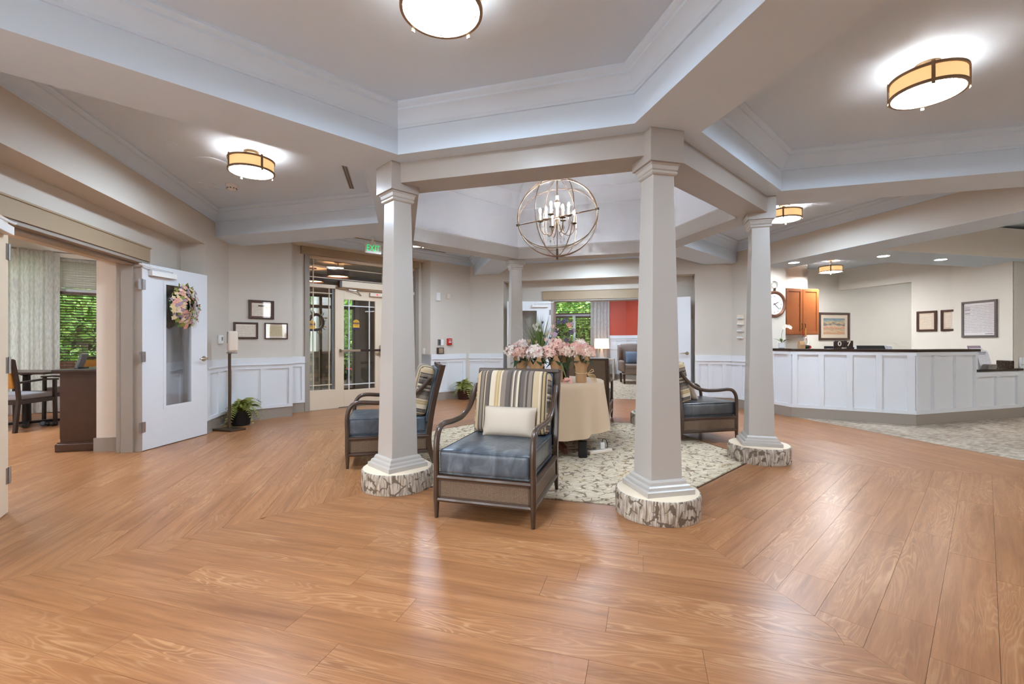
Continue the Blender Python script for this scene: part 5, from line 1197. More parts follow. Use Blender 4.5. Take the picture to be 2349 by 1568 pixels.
kp, M_ = plate('door_keypad', 'grey keypad left of the white switch plate', 'keypad', 4, AP[4], -1.30, 1.175, 0.06, 0.12, 0.025, 'grey_plastic')
for q in range(3): MB().mbox(M_ @ Matrix.Translation((0, 0.032 - 0.032 * q, 0.027)), 0.036, 0.018, 0.004).build('key', 'black', kp)
plate('switch_plate', 'white switch plate between keypad and fire alarm', 'switch', 4, AP[4], -1.378, 1.17, 0.065, 0.125, 0.015, 'white_plastic')
fa, M_ = plate('fire_alarm', 'red fire alarm pull station on the far left wall', 'fire alarm', 4, AP[4], -1.545, 1.185, 0.105, 0.135, 0.05, 'red_plastic')
MB().mbox(M_ @ Matrix.Translation((0, -0.005, 0.052)), 0.06, 0.022, 0.006).build('pull_bar', 'white_plastic', fa); MB().mbox(M_ @ Matrix.Translation((0, 0.035, 0.0515)), 0.06, 0.012, 0.003).build('label_strip', 'white_plastic', fa)
bx, M_ = plate('push_plate', 'brown door opener push plate below the keypad', 'push plate', 4, AP[4], -1.32, 1.003, 0.15, 0.13, 0.05, 'frame_brown')
MB().mbox(M_ @ Matrix.Translation((0.0, 0, 0.0515)), 0.10, 0.10, 0.004).build('plate_face', 'nickel', bx)
sw = MB(); sp0 = W(4, 4.46, -1.10); sw.rbox(0.075, 0.12, 0.012, 0.004, 2, M=wall_M(sp0, U[4], 0.995) @ Matrix.Translation((0, 0, 0.042)))
tag(sw.build('light_switch', 'white_plastic', smooth=True), 'white light switch on the return beside the entrance', 'switch')
for q, z in enumerate((1.625, 1.515, 1.395, 1.275)):
    M_ = wall_M(W(2, AP[2], 1.985), inward(2), z)
    h_ = thing('wall_hook', ['topmost', 'second', 'third', 'lowest'][q] + ' pale wall bracket of the four left of the right column', 'bracket', (0, 0, 0), 0, 'pale wall brackets')
    MB().mbox(M_ @ Matrix.Translation((0, 0, 0.006)), 0.16, 0.075, 0.010).build('back_plate', 'mat_cream' if q < 2 else 'wall_paint', h_, bevel=0.002)
    MB().mbox(M_ @ Matrix.Translation((0.02, -0.028, 0.03)), 0.11, 0.012, 0.05).build('lip', 'white_plastic', h_, bevel=0.003); MB().mbox(M_ @ Matrix.Translation((0.02, -0.018, 0.052)), 0.11, 0.030, 0.006).build('lip_front', 'white_plastic', h_, bevel=0.002)

# ------------------------------------------------------------------ reception desk
DA, DB, DC_ = W(2, 4.25, 1.585), W(2, 4.25, 1.02), W(2, 5.322, 0.012)
DD = (DC_[0] + (8.128 - 5.704), DC_[1] + (7.1627 - 6.3941))
DE, DG = lerp2(DC_, DD, 0.526), lerp2(DC_, DD, 0.955)
def strip(pts, d0, d1):                           # band beside a polyline, d > 0 toward the lobby (right of travel)
    def off(d):
        out = []
        for i, p in enumerate(pts):
            ns = []
            for a, b in ((pts[i - 1], p) if i else (None, None), (p, pts[i + 1]) if i < len(pts) - 1 else (None, None)):
                if a is None: continue
                l = math.hypot(b[0] - a[0], b[1] - a[1]); ns.append(((b[1] - a[1]) / l, -(b[0] - a[0]) / l))
            if len(ns) == 1: out.append((p[0] + ns[0][0] * d, p[1] + ns[0][1] * d))
            else:
                m_ = (ns[0][0] + ns[1][0], ns[0][1] + ns[1][1]); q = 1 + ns[0][0] * ns[1][0] + ns[0][1] * ns[1][1]
                out.append((p[0] + m_[0] / q * d, p[1] + m_[1] / q * d))
        return out
    return off(d0), off(d1)
def strip_mb(mb, pts, d0, d1, z0, z1):
    a, b = strip(pts, d0, d1)
    for i in range(len(pts) - 1): mb.prism([a[i], a[i + 1], b[i + 1], b[i]], z0, z1)
    return mb
desk = thing('reception_desk', 'white panelled reception desk with angled front', 'reception desk', (0, 0, 0))
HI = [DA, DB, DC_, DE]; LO = [DE, DG]
dbm = MB(); strip_mb(dbm, HI, -0.12, 0.0, 0.02, 1.035); dbm.build('front_panel', 'trim_white', desk)
dbm = MB(); strip_mb(dbm, [DE, lerp2(DC_, DD, 0.893)], -0.12, 0.0, 0.02, 0.73); strip_mb(dbm, [lerp2(DC_, DD, 0.893), DG], -0.008, 0.0, 0.02, 0.73); dbm.build('low_front_panel', 'trim_white', desk)
dbm = MB(); strip_mb(dbm, HI, 0.0, 0.0325, 0.985, 1.035); dbm.build('top_rail', 'trim_white', desk)
dbm = MB(); strip_mb(dbm, [DA, DB, DC_, DG], 0.0, 0.0325, 0.155, 0.205); dbm.build('bottom_rail', 'trim_white', desk)
dbm = MB(); strip_mb(dbm, LO, 0.0, 0.0325, 0.655, 0.73); dbm.build('low_top_rail', 'trim_white', desk)
dbm = MB(); strip_mb(dbm, [DA, DB, DC_, DG], 0.0, 0.028, 0.001, 0.155); dbm.build('base', 'base_taupe', desk)
dbm = MB(); strip_mb(dbm, [DA, DB, DC_, DG], 0.0, 0.034, 0.001, 0.026); dbm.build('base_shoe', 'base_taupe', desk)
def batt(A, B, s0, s1, z0, z1):
    mb = MB(); strip_mb(mb, [lerp2(A, B, s0), lerp2(A, B, s1)], 0.0, 0.032, z0, z1); mb.build('batten', 'trim_white', desk)
for s0, s1 in ((0.30, 0.40), (0.90, 1.0)): batt(DA, DB, s0, s1, 0.20, 0.99)
for s0, s1 in ((0.0, 0.046), (0.231, 0.279), (0.468, 0.518), (0.703, 0.752), (0.941, 1.0)): batt(DB, DC_, s0, s1, 0.20, 0.99)
for s0, s1 in ((0.0, 0.02), (0.143, 0.18), (0.33, 0.36), (0.506, 0.526)): batt(DC_, DD, s0, s1, 0.20, 0.99)
for s0, s1 in ((0.526, 0.539), (0.702, 0.737), (0.908, 0.944)): batt(DC_, DD, s0, s1, 0.20, 0.66)
ct = MB(); DE2 = lerp2(DC_, DD, 0.545); strip_mb(ct, [DA, DB, DC_, DE2], -0.26, 0.045, 1.036, 1.074)
tag(ct.build('countertop', 'counter_wood', bevel=0.006), 'long dark wood top of the reception desk', 'countertop')
ct = MB(); strip_mb(ct, [lerp2(DC_, DD, 0.515), lerp2(DC_, DD, 0.893)], -0.20, 0.05, 0.731, 0.766); strip_mb(ct, [lerp2(DC_, DD, 0.893), lerp2(DC_, DD, 0.955)], -0.005, 0.05, 0.731, 0.766)
low = tag(ct.build('countertop', 'granite', bevel=0.005), 'low dark granite ledge at the right end of the desk', 'countertop')
ct = MB(); strip_mb(ct, [lerp2(DC_, DD, 0.519), lerp2(DC_, DD, 0.531)], -0.12, 0.02, 0.766, 1.036); ct.build('upstand', 'granite', low)
MB().mbox(Matrix.Translation((nA[0] - 0.012, nA[1] + 0.10, 0.825)), 0.022, 0.24, 0.118).build('backsplash', 'granite', low)

# things on the desk
def on_desk(s, A, B, d, z=1.0745):
    p = lerp2(A, B, s); l = math.hypot(B[0] - A[0], B[1] - A[1]); n_ = ((B[1] - A[1]) / l, -(B[0] - A[0]) / l); return (p[0] + n_[0] * d, p[1] + n_[1] * d, z)
rzBC = math.atan2(DC_[1] - DB[1], DC_[0] - DB[0])
p = on_desk(0.455, DB, DC_, -0.10)
cal = thing('block_calendar', 'dark wooden block calendar reading 07 MAY on the desk', 'calendar', p, rzBC)
MB().box(-0.125, 0.125, -0.035, 0.045, 0.0, 0.028).build('tray', 'espresso', cal, bevel=0.003)
MB().box(-0.125, -0.118, -0.04, 0.045, 0.028, 0.11).build('tray_end', 'espresso', cal, bevel=0.002)
for x in (-0.058, 0.058):
    MB().box(x - 0.055, x + 0.055, -0.032, 0.042, 0.0285, 0.125).build('number_block', 'espresso', cal, bevel=0.004)
for x, ch in ((-0.055, '0'), (0.058, '7')): text_obj(ch, 0.10, 'mat_cream', Matrix.Translation((x, -0.0335, 0.076)) @ Matrix.Rotation(R(90), 4, 'X'), cal, bold=0.0015)
text_obj('MAY', 0.030, 'mat_cream', Matrix.Translation((0, -0.0365, 0.013)) @ Matrix.Rotation(R(90), 4, 'X'), cal, bold=0.0006)
p = on_desk(0.32, DB, DC_, -0.42, 0.90)
mo = thing('monitor', 'black monitor edge left behind the block calendar', 'monitor', p, rzBC)
MB().box(-0.02, 0.34, 0, 0.03, 0.0, 0.215).build('screen_case', 'black', mo, bevel=0.004); MB().box(0.14, 0.18, 0.0, 0.03, -0.15, 0.0).build('stand', 'black', mo)
p = on_desk(0.69, DB, DC_, -0.45, 0.90)
mo = thing('monitor', 'black monitor edge right of the block calendar', 'monitor', p, rzBC)
MB().box(-0.14, 0.22, 0, 0.03, 0.0, 0.225).build('screen_case', 'black', mo, bevel=0.004); MB().box(0.02, 0.06, 0.0, 0.03, -0.15, 0.0).build('stand', 'black', mo)
MB().box(-0.22, -0.14, 0.0, 0.02, 0.10, 0.21).build('screen_label', 'white_plastic', mo)
p = on_desk(0.82, DB, DC_, -0.22)
cards = thing('card_stack', 'small stack of white cards on the desk near its corner', 'cards', p, rzBC + 0.3)
for q in range(4): MB().mbox(Matrix.Translation((0.012 * q, 0, 0.025)) @ Matrix.Rotation(R(-20), 4, 'Y'), 0.006, 0.10, 0.058 - 0.004 * q).build('card', 'paper', cards)
p = on_desk(0.115, DB, DC_, -0.20)
tp = thing('tape_dispenser', 'black and red tape dispenser on the desk', 'tape dispenser', p, rzBC)
MB().rbox(0.15, 0.06, 0.055, 0.02, 4, c=(0, 0, 0.028)).build('body', 'black', tp, smooth=True); MB().tube([(0.07, -0.02, 0.026), (0.07, 0.02, 0.026)], 0.026, 20).build('roll', 'red_plastic', tp, smooth=True)
p = on_desk(0.97, DA, DB, -0.19)
bg = thing('paper_bag', 'brown paper bag standing beside the clock wall on the desk', 'paper bag', p, 0.2)
MB().loft([[(-0.045, -0.03, 0), (0.045, -0.03, 0), (0.045, 0.03, 0), (-0.045, 0.03, 0)], [(-0.045, -0.03, 0.06), (0.045, -0.03, 0.06), (0.045, 0.03, 0.06), (-0.045, 0.03, 0.06)], [(-0.047, -0.01, 0.12), (0.043, -0.012, 0.118), (0.043, 0.012, 0.118), (-0.047, 0.01, 0.12)]]).build('bag', 'kraft', bg)
fr_l = MB()
fl_ = thing('flyer_holder', 'flyer holder with activity sheets on the low ledge', 'flyer holder', on_desk(0.675, DC_, DD, -0.045, 0.7665), math.atan2(DD[1] - DC_[1], DD[0] - DC_[0]))
tl = Matrix.Rotation(R(-14), 4, 'X')
MB().mbox(tl @ Matrix.Translation((0.0, 0.0, 0.145)), 0.29, 0.004, 0.285).build('flyer', 'print_flyer', fl_)
text_obj('Activity Program', 0.030, 'frame_grey', tl @ Matrix.Translation((-0.01, -0.0035, 0.262)) @ Matrix.Rotation(R(90), 4, 'X'), fl_)
text_obj('Wednesday, May 7', 0.021, 'frame_grey', tl @ Matrix.Translation((-0.01, -0.0035, 0.236)) @ Matrix.Rotation(R(90), 4, 'X'), fl_)
MB().mbox(tl @ Matrix.Translation((-0.02, 0.05, 0.16)), 0.32, 0.006, 0.36).build('back_folder', 'paper', fl_, bevel=0.002)
MB().mbox(tl @ Matrix.Translation((-0.03, 0.060, 0.20)), 0.32, 0.004, 0.36).build('patterned_folder', 'petal_mauve', fl_)
MB().mbox(tl @ Matrix.Translation((0.0, 0.025, 0.15)), 0.30, 0.03, 0.30).build('acrylic_body', 'white_plastic', fl_, bevel=0.003)
for q in range(6): MB().mbox(Matrix.Translation((-0.07 + 0.004 * q, -0.045 - 0.002 * q, 0.008 + 0.012 * q)) @ Matrix.Rotation(R(2 * q - 5), 4, 'Z'), 0.17, 0.10, 0.0105).build('pamphlet', 'base_taupe' if q % 2 else 'grey_plastic', fl_)

# reception walls: clock, cabinet, painting, frames, notice
fT = (-U[2][0], -U[2][1])                          # faces the viewer from the walls that run along N[2]
ck = thing('wall_clock', 'round bronze pocket watch style wall clock', 'clock', (0, 0, 0))
MC = wall_M(W(2, 4.445, 1.588), fT, 1.825)
def rprof(mb, prof, n=48): return mb.loft([[MC @ Vector((r * math.cos(2 * math.pi * j / n), r * math.sin(2 * math.pi * j / n), z)) for j in range(n)] for r, z in prof], True, False)
rprof(MB(), [(0.225, 0.001), (0.228, 0.02), (0.222, 0.034), (0.205, 0.040), (0.190, 0.034), (0.178, 0.018), (0.176, 0.010)]).build('rim', 'clock_rim', ck, smooth=True)
MB().add([MC @ Vector((0.178 * math.cos(2 * math.pi * j / 48), 0.178 * math.sin(2 * math.pi * j / 48), 0.012)) for j in range(48)], [tuple(range(48))]).build('dial', 'paper', ck)
for q, s_ in enumerate(['XII', 'I', 'II', 'III', 'IIII', 'V', 'VI', 'VII', 'VIII', 'IX', 'X', 'XI']):
    a = R(90 - 30 * q); text_obj(s_, 0.042, 'black', MC @ Matrix.Translation((0.135 * math.cos(a), 0.135 * math.sin(a), 0.0125)) @ Matrix.Rotation(R(-30 * q), 4, 'Z') @ Matrix.Scale(0.7, 4, (1, 0, 0)), ck, 'numeral')
for ang, l, w in ((R(90 - 66), 0.085, 0.010), (R(90 - 132), 0.125, 0.007)):
    MB().mbox(MC @ Matrix.Rotation(ang, 4, 'Z') @ Matrix.Translation((l / 2 - 0.015, 0, 0.0165)), l + 0.03, w, 0.002).build('hand', 'black', ck)
MB().tube([MC @ Vector((0, 0.225, 0.018)), MC @ Vector((0, 0.275, 0.018))], 0.018, 12).build('crown', 'bronze', ck, smooth=True)
for r_, cx_, cy_ in ((0.062, 0.0, 0.33), (0.048, -0.012, 0.318)): MB().tube([MC @ Vector((cx_ + r_ * math.cos(2 * math.pi * j / 32), cy_ + r_ * math.sin(2 * math.pi * j / 32), 0.018)) for j in range(32)], 0.004, 6, closed=True).build('bow_ring', 'steel', ck, smooth=True)
orc = thing('orchid_plant', 'white orchid on the desk beside the right column', 'orchid', on_desk(0.35, DA, DB, -0.16), 0)
MB().lathe([(0.035, 0), (0.05, 0.01), (0.055, 0.09), (0.048, 0.09)], 20).build('pot', 'white_plastic', orc, smooth=True)
MB().tube(arc_pts([(0, 0, 0.08), (0.0, 0, 0.25), (0.04, -0.02, 0.36), (0.11, -0.04, 0.37)], 5), 0.003, 5).build('stem', 'leaf_green', orc, smooth=True)
for c in ((0.05, -0.03, 0.37), (0.09, -0.04, 0.36), (0.02, -0.02, 0.34), (0.115, -0.045, 0.345)):
    b = MB(); floret(b, c, 0.038, (0.2, -1, 0.1), 5); b.build('bloom', 'petal_white', orc, fix=False)
for q in range(5):
    b = MB(); a = q * 1.3; leaf(b, (0, 0, 0.09), (math.cos(a), math.sin(a) - 0.2, 0.8), 0.17, 0.05, 0.2); b.build('leaf', 'leaf_green', orc, fix=False)
cab = thing('wall_cabinet', 'cherry wood wall cabinet with two doors', 'cabinet', (0, 0, 0))
MC2 = lambda a, t, z: Matrix.Translation((*W(2, a, t), z)) @ Matrix.Rotation(math.atan2(N[2][1], N[2][0]), 4, 'Z')
a0, a1 = 5.655, 6.45
MB().mbox(MC2((a0 + a1) / 2, 2.715, 1.79), a1 - a0, 0.30, 0.925).build('body', 'cherry', cab)
for q, (b0, b1) in enumerate(((a0, (a0 + a1) / 2 - 0.003), ((a0 + a1) / 2 + 0.003, a1))):
    cx_ = (b0 + b1) / 2; w = b1 - b0; z0, z1 = 1.335, 2.245
    d = MB()
    d.mbox(MC2(cx_, 2.558, 1.79), w - 0.10, 0.010, 0.82)
    dr_ = d.build('door', 'cherry', cab)
    for nm, x, zz, sx, sz in (('stile', b0 + 0.03, 1.79, 0.058, 0.905), ('stile', b1 - 0.03, 1.79, 0.058, 0.905), ('rail', cx_, z1 - 0.03, w - 0.118, 0.058), ('rail', cx_, z0 + 0.03, w - 0.118, 0.058)):
        MB().mbox(MC2(x, 2.553, zz), sx, 0.02, sz).build(nm, 'cherry', dr_, bevel=0.003)
    hx = b1 - 0.03 if q == 0 else b0 + 0.03
    MB().tube([(*W(2, hx, 2.543), 1.545), (*W(2, hx, 2.515), 1.54), (*W(2, hx, 2.515), 1.44), (*W(2, hx, 2.543), 1.435)], 0.006, 8).build('handle', 'black', dr_, smooth=True)
ky = thing('key_bunch', 'bunch of keys with tags hanging from the cabinet handle', 'keys', (0, 0, 0))
for q, (a, m, z, l) in enumerate(((6.02, 'red_plastic', 1.42, 0.12), (6.08, 'sign_yellow', 1.46, 0.16))): MB().tube([(*W(2, a, 2.508), z), (*W(2, a, 2.505), z - l)], 0.009, 6).build('lanyard', m, ky)
for q in range(7): MB().mbox(MC2(6.02 + 0.018 * (q % 4), 2.498 - 0.006 * (q // 4), 1.26 - 0.025 * (q % 3)) @ Matrix.Rotation(R(20 * q - 60), 4, 'Y'), 0.035, 0.004, 0.085).build('key_tag', ['steel', 'petal_blush', 'white_plastic', 'red_plastic'][q % 4], ky)
t_, M_ = frame('framed_painting', 'wide framed landscape painting in sandy colours', 'painting', W(2, 7.765, 3.36), fT, 1.535, 0.86, 0.62, 0.045, 'frame_brown', 'landscape_print', 0.085, 'mat_cream', 0.03)
frame('framed_document', 'dark framed document left of the two beside the desk', 'picture', W(2, 7.90, 1.58), inward(2), 1.572, 0.335, 0.385, 0.038, 'frame_brown', 'print_certificate', 0.035, 'mat_cream', group='dark framed documents')
frame('framed_document', 'dark framed document half hidden by the notice wall', 'picture', W(2, 7.90, 1.18), inward(2), 1.572, 0.335, 0.385, 0.038, 'frame_brown', 'print_certificate', 0.035, 'mat_cream', group='dark framed documents')
nd = (nB[0] - nA[0], nB[1] - nA[1]); ln_ = math.hypot(*nd); fN = (-nd[1] / ln_, nd[0] / ln_)
t_, M_ = frame('framed_notice', 'grey framed notice with lines of print on the pale wall', 'notice', lerp2(nA, nB, 0.495), fN, 1.568, 0.60, 0.62, 0.036, 'frame_grey', 'print_notice', 0.0, depth=0.025)
for q, y in enumerate((0.20, 0.165, 0.10)): MB().mbox(M_ @ Matrix.Translation((-0.20, y, 0.0115)), 0.09, 0.010, 0.001).build('heading', 'frame_grey', t_)
MB().mbox(M_ @ Matrix.Translation((0.17, -0.25, 0.0115)), 0.13, 0.008, 0.001).build('logo_line', 'frame_grey', t_)

# ------------------------------------------------------------------ windows, blinds, curtains
def window_unit(n, k, ap, t0, t1, z0, z1, mull_t, mull_z, label, fm='trim_white', fw=0.05, depth=0.07):
    mb = MB()
    for a, b, c, d in ((t0, t0 + fw, z0, z1), (t1 - fw, t1, z0, z1), (t0 + fw, t1 - fw, z0, z0 + fw), (t0 + fw, t1 - fw, z1 - fw, z1)): mb.sbox(k, ap + 0.06, ap + 0.06 + depth, a, b, c, d)
    for t, za, zb in mull_t: mb.sbox(k, ap + 0.06, ap + 0.06 + depth, t - fw / 2, t + fw / 2, za, zb)
    for z in mull_z: mb.sbox(k, ap + 0.055, ap + 0.06 + depth, t0 + fw, t1 - fw, z - fw * 0.7, z + fw * 0.7)
    w = struct(mb.build('window_%d' % n, fm), label)
    MB().sbox(k, ap + 0.10, ap + 0.104, t0 + fw, t1 - fw, z0 + fw, z1 - fw).build('pane', 'pane', w)
    return w
def blind(label, k, ap, t0, t1, z0, z1, step, m, tilt, raise_=0.0, w=0.05):
    b = thing('window_blind', label, 'blind', (0, 0, 0)); L_ = abs(t1 - t0) - 0.02; tm = (t0 + t1) / 2
    Mx = lambda z: Matrix.Translation((*W(k, ap, tm), z)) @ Matrix.Rotation(math.atan2(U[k][1], U[k][0]), 4, 'Z')
    MB().mbox(Mx(z1 - 0.02), L_, 0.05, 0.045).build('head_rail', m, b)
    me = MB().mbox(Matrix.Identity(4), L_, w, 0.003).mesh('slat', m); z = z1 - 0.06; rz = math.atan2(U[k][1], U[k][0])
    while z > z0 + 0.02:
        obj('slat', me, b, loc=(*W(k, ap, tm), z), rot=(tilt, 0, rz)); z -= step
    MB().mbox(Mx(z0 + 0.01), L_, w, 0.018).build('bottom_rail', m, b)
    for f_ in (0.2, 0.8): MB().tube([(*W(k, ap, t0 + (t1 - t0) * f_), z0), (*W(k, ap, t0 + (t1 - t0) * f_), z1)], 0.0015, 4).build('cord', m, b)
    return b
def curtain(label, k, ap, t0, t1, z0, z1, waves, amp, m='curtain'):
    n = 110; pts = []
    for j in range(n + 1):
        f_ = j / n; pts.append((t0 + (t1 - t0) * f_, amp * math.sin(2 * math.pi * waves * f_) + amp * 0.45 * math.sin(2 * math.pi * waves * 2.3 * f_ + 1)))
    mb = MB(); rings = []
    for q in range(9):
        g = q / 8; rings.append([(*W(k, ap + o * (0.5 + 0.6 * (1 - g)) , t), z0 + (z1 - z0) * g) for t, o in pts])
    mb.loft(rings, False, False); o = mb.build('curtain', m, smooth=True, angle=80, fix=False)
    return tag(o, label, 'curtain')
window_unit(3, 4, 7.52, 3.35, 5.15, 0.36, 2.62, [(4.35, 0.36, 2.62)], [2.075], 'white framed dining room window', fw=0.045)
blind('white closed blind in the upper dining room window', 4, 7.535, 3.36, 4.33, 2.11, 2.60, 0.040, 'slat_white', R(70))
blind('dark open blind in the lower dining room window', 4, 7.535, 3.36, 4.33, 0.40, 2.04, 0.047, 'slat_wood', R(14))
struct(MB().sbox(4, 7.44, 7.56, 3.33, 5.17, 0.335, 0.362).build('trim_41', 'wall_cream'), 'cream sill of the dining room window')
curtain('pale linen curtain beside the dining room window', 4, 7.42, 4.20, 5.35, 0.015, 2.70, 9, 0.03)
rod = MB().tube([W3(4, 7.42, 3.3, 2.69), W3(4, 7.42, 5.5, 2.69)], 0.012, 8).build('curtain_rod', 'steel', smooth=True); tag(rod, 'thin rod over the dining room curtain', 'curtain rod')
window_unit(4, 3, 9.70, 0.60, 2.15, 0.55, 2.62, [(1.295, 0.55, 2.07)], [2.07], 'white framed window of the red sitting room', fw=0.06)
blind('dark open blind left in the red room window', 3, 9.72, 1.33, 2.08, 0.62, 2.03, 0.050, 'slat_wood', R(26))
blind('dark open blind right in the red room window', 3, 9.72, 0.68, 1.26, 0.62, 2.03, 0.050, 'slat_wood', R(26))
blind('raised slats in the top of the red room window', 3, 9.72, 0.68, 2.08, 2.10, 2.60, 0.070, 'slat_wood', R(8), w=0.04)
curtain('pale curtain beside the lamp in the red room', 3, 9.58, 0.14, 0.74, 0.02, 2.75, 4.5, 0.035)

# ------------------------------------------------------------------ sitting room furniture
lamp = thing('table_lamp', 'lit white table lamp by the curtain of the red room', 'lamp', (*W(3, 9.30, 0.36), 0.665))
MB().lathe([(0.09, 0), (0.09, 0.02), (0.085, 0.03), (0.03, 0.30), (0.02, 0.34)], 24).build('base', 'white_plastic', lamp, smooth=True)
MB().lathe([(0.235, 0.31), (0.215, 0.62)], 36, cap=False).build('lamp_shade', 'lamp_shade', lamp, smooth=True)
MB().lathe([(0.008, 0.34), (0.008, 0.65)], 8).build('harp', 'steel', lamp, smooth=True)
MB().ball((0, 0, 0.44), 0.03, n=8, m=6).build('bulb', 'pendant_glow', lamp, smooth=True)
et = thing('end_table', 'pale open end table under the lamp', 'side table', (*W(3, 9.27, 0.30), 0), math.atan2(U[3][1], U[3][0]))
MB().box(-0.33, 0.33, -0.25, 0.25, 0.625, 0.66).build('top', 'cream_fabric', et, bevel=0.004); MB().box(-0.33, 0.33, -0.25, 0.25, 0.02, 0.055).build('bottom', 'cream_fabric', et, bevel=0.004)
for x in (-0.31, 0.31): MB().box(x - 0.02, x + 0.02, -0.25, 0.25, 0.055, 0.625).build('side', 'cream_fabric', et)
for x in (-0.28, 0.28): MB().box(x - 0.03, x + 0.03, -0.22, 0.22, 0.0, 0.02).build('foot', 'dark_wood', et)
wc = thing('wing_chair', 'brown tweed wing chair before the red wall', 'wing chair', (*W(3, 8.36, -0.62), 0), sector_rz(0) + R(12))
MB().rbox(0.60, 0.62, 0.20, 0.04, 4, (0, 0.01, 0.015), (0, -0.06, 0.36)).build('seat', 'wing_fabric', wc, smooth=True)
MB().rbox(0.56, 0.60, 0.12, 0.035, 4, (0.0, 0.01, 0.02), (0, -0.08, 0.48)).build('seat_cushion', 'wing_fabric', wc, smooth=True)
MB().rbox(0.66, 0.14, 0.80, 0.05, 5, (0, 0.02, 0.02), M=Matrix.Translation((0, 0.30, 0.72)) @ Matrix.Rotation(R(-9), 4, 'X')).build('backrest', 'wing_fabric', wc, smooth=True)
for sx in (-1, 1):
    MB().rbox(0.12, 0.56, 0.30, 0.045, 4, (0.005, 0.005, 0.01), (sx * 0.35, -0.08, 0.50)).build('arm', 'wing_fabric', wc, smooth=True)
    wg = MB(); wg.loft([[(sx * 0.33, 0.30 - d, z), (sx * 0.39, 0.28 - d, z), (sx * 0.39, 0.40, z), (sx * 0.33, 0.40, z)] for z, d in ((0.60, 0.10), (0.72, 0.22), (0.90, 0.26), (1.04, 0.20), (1.09, 0.05))]); wg.build('wing', 'wing_fabric', wc, smooth=True)
    for y in (-0.30, 0.30): MB().loft([[(sx * 0.30 + e * 0.022, y + g * 0.022, 0.0) for e, g in ((-1, -1), (1, -1), (1, 1), (-1, 1))], [(sx * 0.31 + e * 0.03, y + g * 0.03, 0.27) for e, g in ((-1, -1), (1, -1), (1, 1), (-1, 1))]]).build('leg', 'dark_wood', wc)
pw = obj('throw_pillow', MB().pillow(0.40, 0.36, 0.12).mesh('throw_pillow', 'blue_pillow', True, 70)); tag(pw, 'blue pillow on the wing chair', 'pillow')
Mp = Matrix.Translation(wc.location) @ Matrix.Rotation(wc.rotation_euler.z, 4, 'Z') @ Matrix.Translation((0, 0.10, 0.73)) @ Matrix.Rotation(R(-14), 4, 'X'); pw.location = Mp.translation; pw.rotation_euler = Mp.to_euler()

# ------------------------------------------------------------------ dining room furniture
sb = thing('sideboard', 'dark wood sideboard end panel behind the door post', 'sideboard', (*W(5, 5.135, -1.0), 0), math.atan2(-U[5][1], -U[5][0]))
# local x runs away from the door opening, local y toward the dining room
MB().box(0.0, 1.25, -0.17, 0.175, 0.10, 0.84).build('body', 'dark_wood', sb, bevel=0.003)
MB().box(-0.035, 1.27, -0.185, 0.205, 0.001, 0.085).build('plinth', 'dark_wood', sb, bevel=0.008); MB().box(-0.02, 1.26, -0.18, 0.19, 0.085, 0.10).build('plinth_cap', 'dark_wood', sb)
MB().box(-0.05, 1.28, -0.19, 0.225, 0.855, 0.885).build('top', 'espresso', sb, bevel=0.006); MB().box(-0.025, 1.26, -0.18, 0.20, 0.84, 0.855).build('top_moulding', 'dark_wood', sb)
for q in range(3): MB().box(0.02 + 0.41 * q, 0.41 + 0.41 * q, 0.175, 0.19, 0.13, 0.82).build('door', 'dark_wood', sb)
ph = thing('tablet_stand', 'pale tablet leaning on a stand on the sideboard', 'tablet', (*W(5, 5.22, -1.18), 0.8855), R(20))
MB().mbox(Matrix.Translation((0, 0, 0.085)) @ Matrix.Rotation(R(18), 4, 'Y'), 0.03, 0.12, 0.17).build('screen', 'grey_plastic', ph, bevel=0.004)
MB().mbox(Matrix.Translation((0, 0, 0.008)), 0.09, 0.09, 0.014).build('stand_foot', 'black', ph)
def dining_chair(label, P, rz):
    t = thing('dining_chair', label, 'dining chair', (P[0], P[1], 0), rz, 'dark dining chairs')
    for sx in (-1, 1):
        x = 0.265 * sx
        MB().loft([[(x + e * 0.018, -0.25 + g * 0.018 - (0.01 if z < 0.1 else 0), z) for e, g in ((-1, -1), (1, -1), (1, 1), (-1, 1))] for z in (0.0, 0.45, 0.655)]).build('leg', 'espresso', t, bevel=0.003)
        MB().loft([[(x + e * 0.018, y + g * 0.02, z) for e, g in ((-1, -1), (1, -1), (1, 1), (-1, 1))] for y, z in ((0.30, 0.0), (0.25, 0.42), (0.27, 0.65), (0.33, 0.95))]).build('leg', 'espresso', t, bevel=0.003)
        MB().loft([[(x + e * 0.024, y, z + g * 0.012) for e, g in ((-1, -1), (1, -1), (1, 1), (-1, 1))] for y, z in ((-0.29, 0.655), (-0.10, 0.668), (0.28, 0.645))]).build('armrest', 'espresso', t, bevel=0.004)
        MB().box(x - 0.012, x + 0.012, -0.25, 0.25, 0.36, 0.41).build('rail', 'espresso', t)
    for y in (-0.25, 0.25): MB().box(-0.25, 0.25, y - 0.012, y + 0.012, 0.36, 0.41).build('rail', 'espresso', t)
    MB().rbox(0.50, 0.52, 0.08, 0.025, 4, (0, 0, 0.012), (0, -0.01, 0.45)).build('seat', 'grey_seat', t, smooth=True)
    MB().rbox(0.47, 0.05, 0.34, 0.02, 4, (0, 0.008, 0), M=Matrix.Translation((0, 0.30, 0.74)) @ Matrix.Rotation(R(-11), 4, 'X')).build('backrest', 'gold_fabric', t, smooth=True)
    MB().box(-0.27, 0.27, 0.312, 0.345, 0.915, 0.96).build('top_rail', 'espresso', t, bevel=0.004)
    return t
dining_chair('dark dining chair with gold back at the left edge of the doorway', (-6.72, 6.12), R(184))
dining_chair('dark dining chair with grey seat seen from the side by the curtain', (-6.80, 7.07), R(-92))
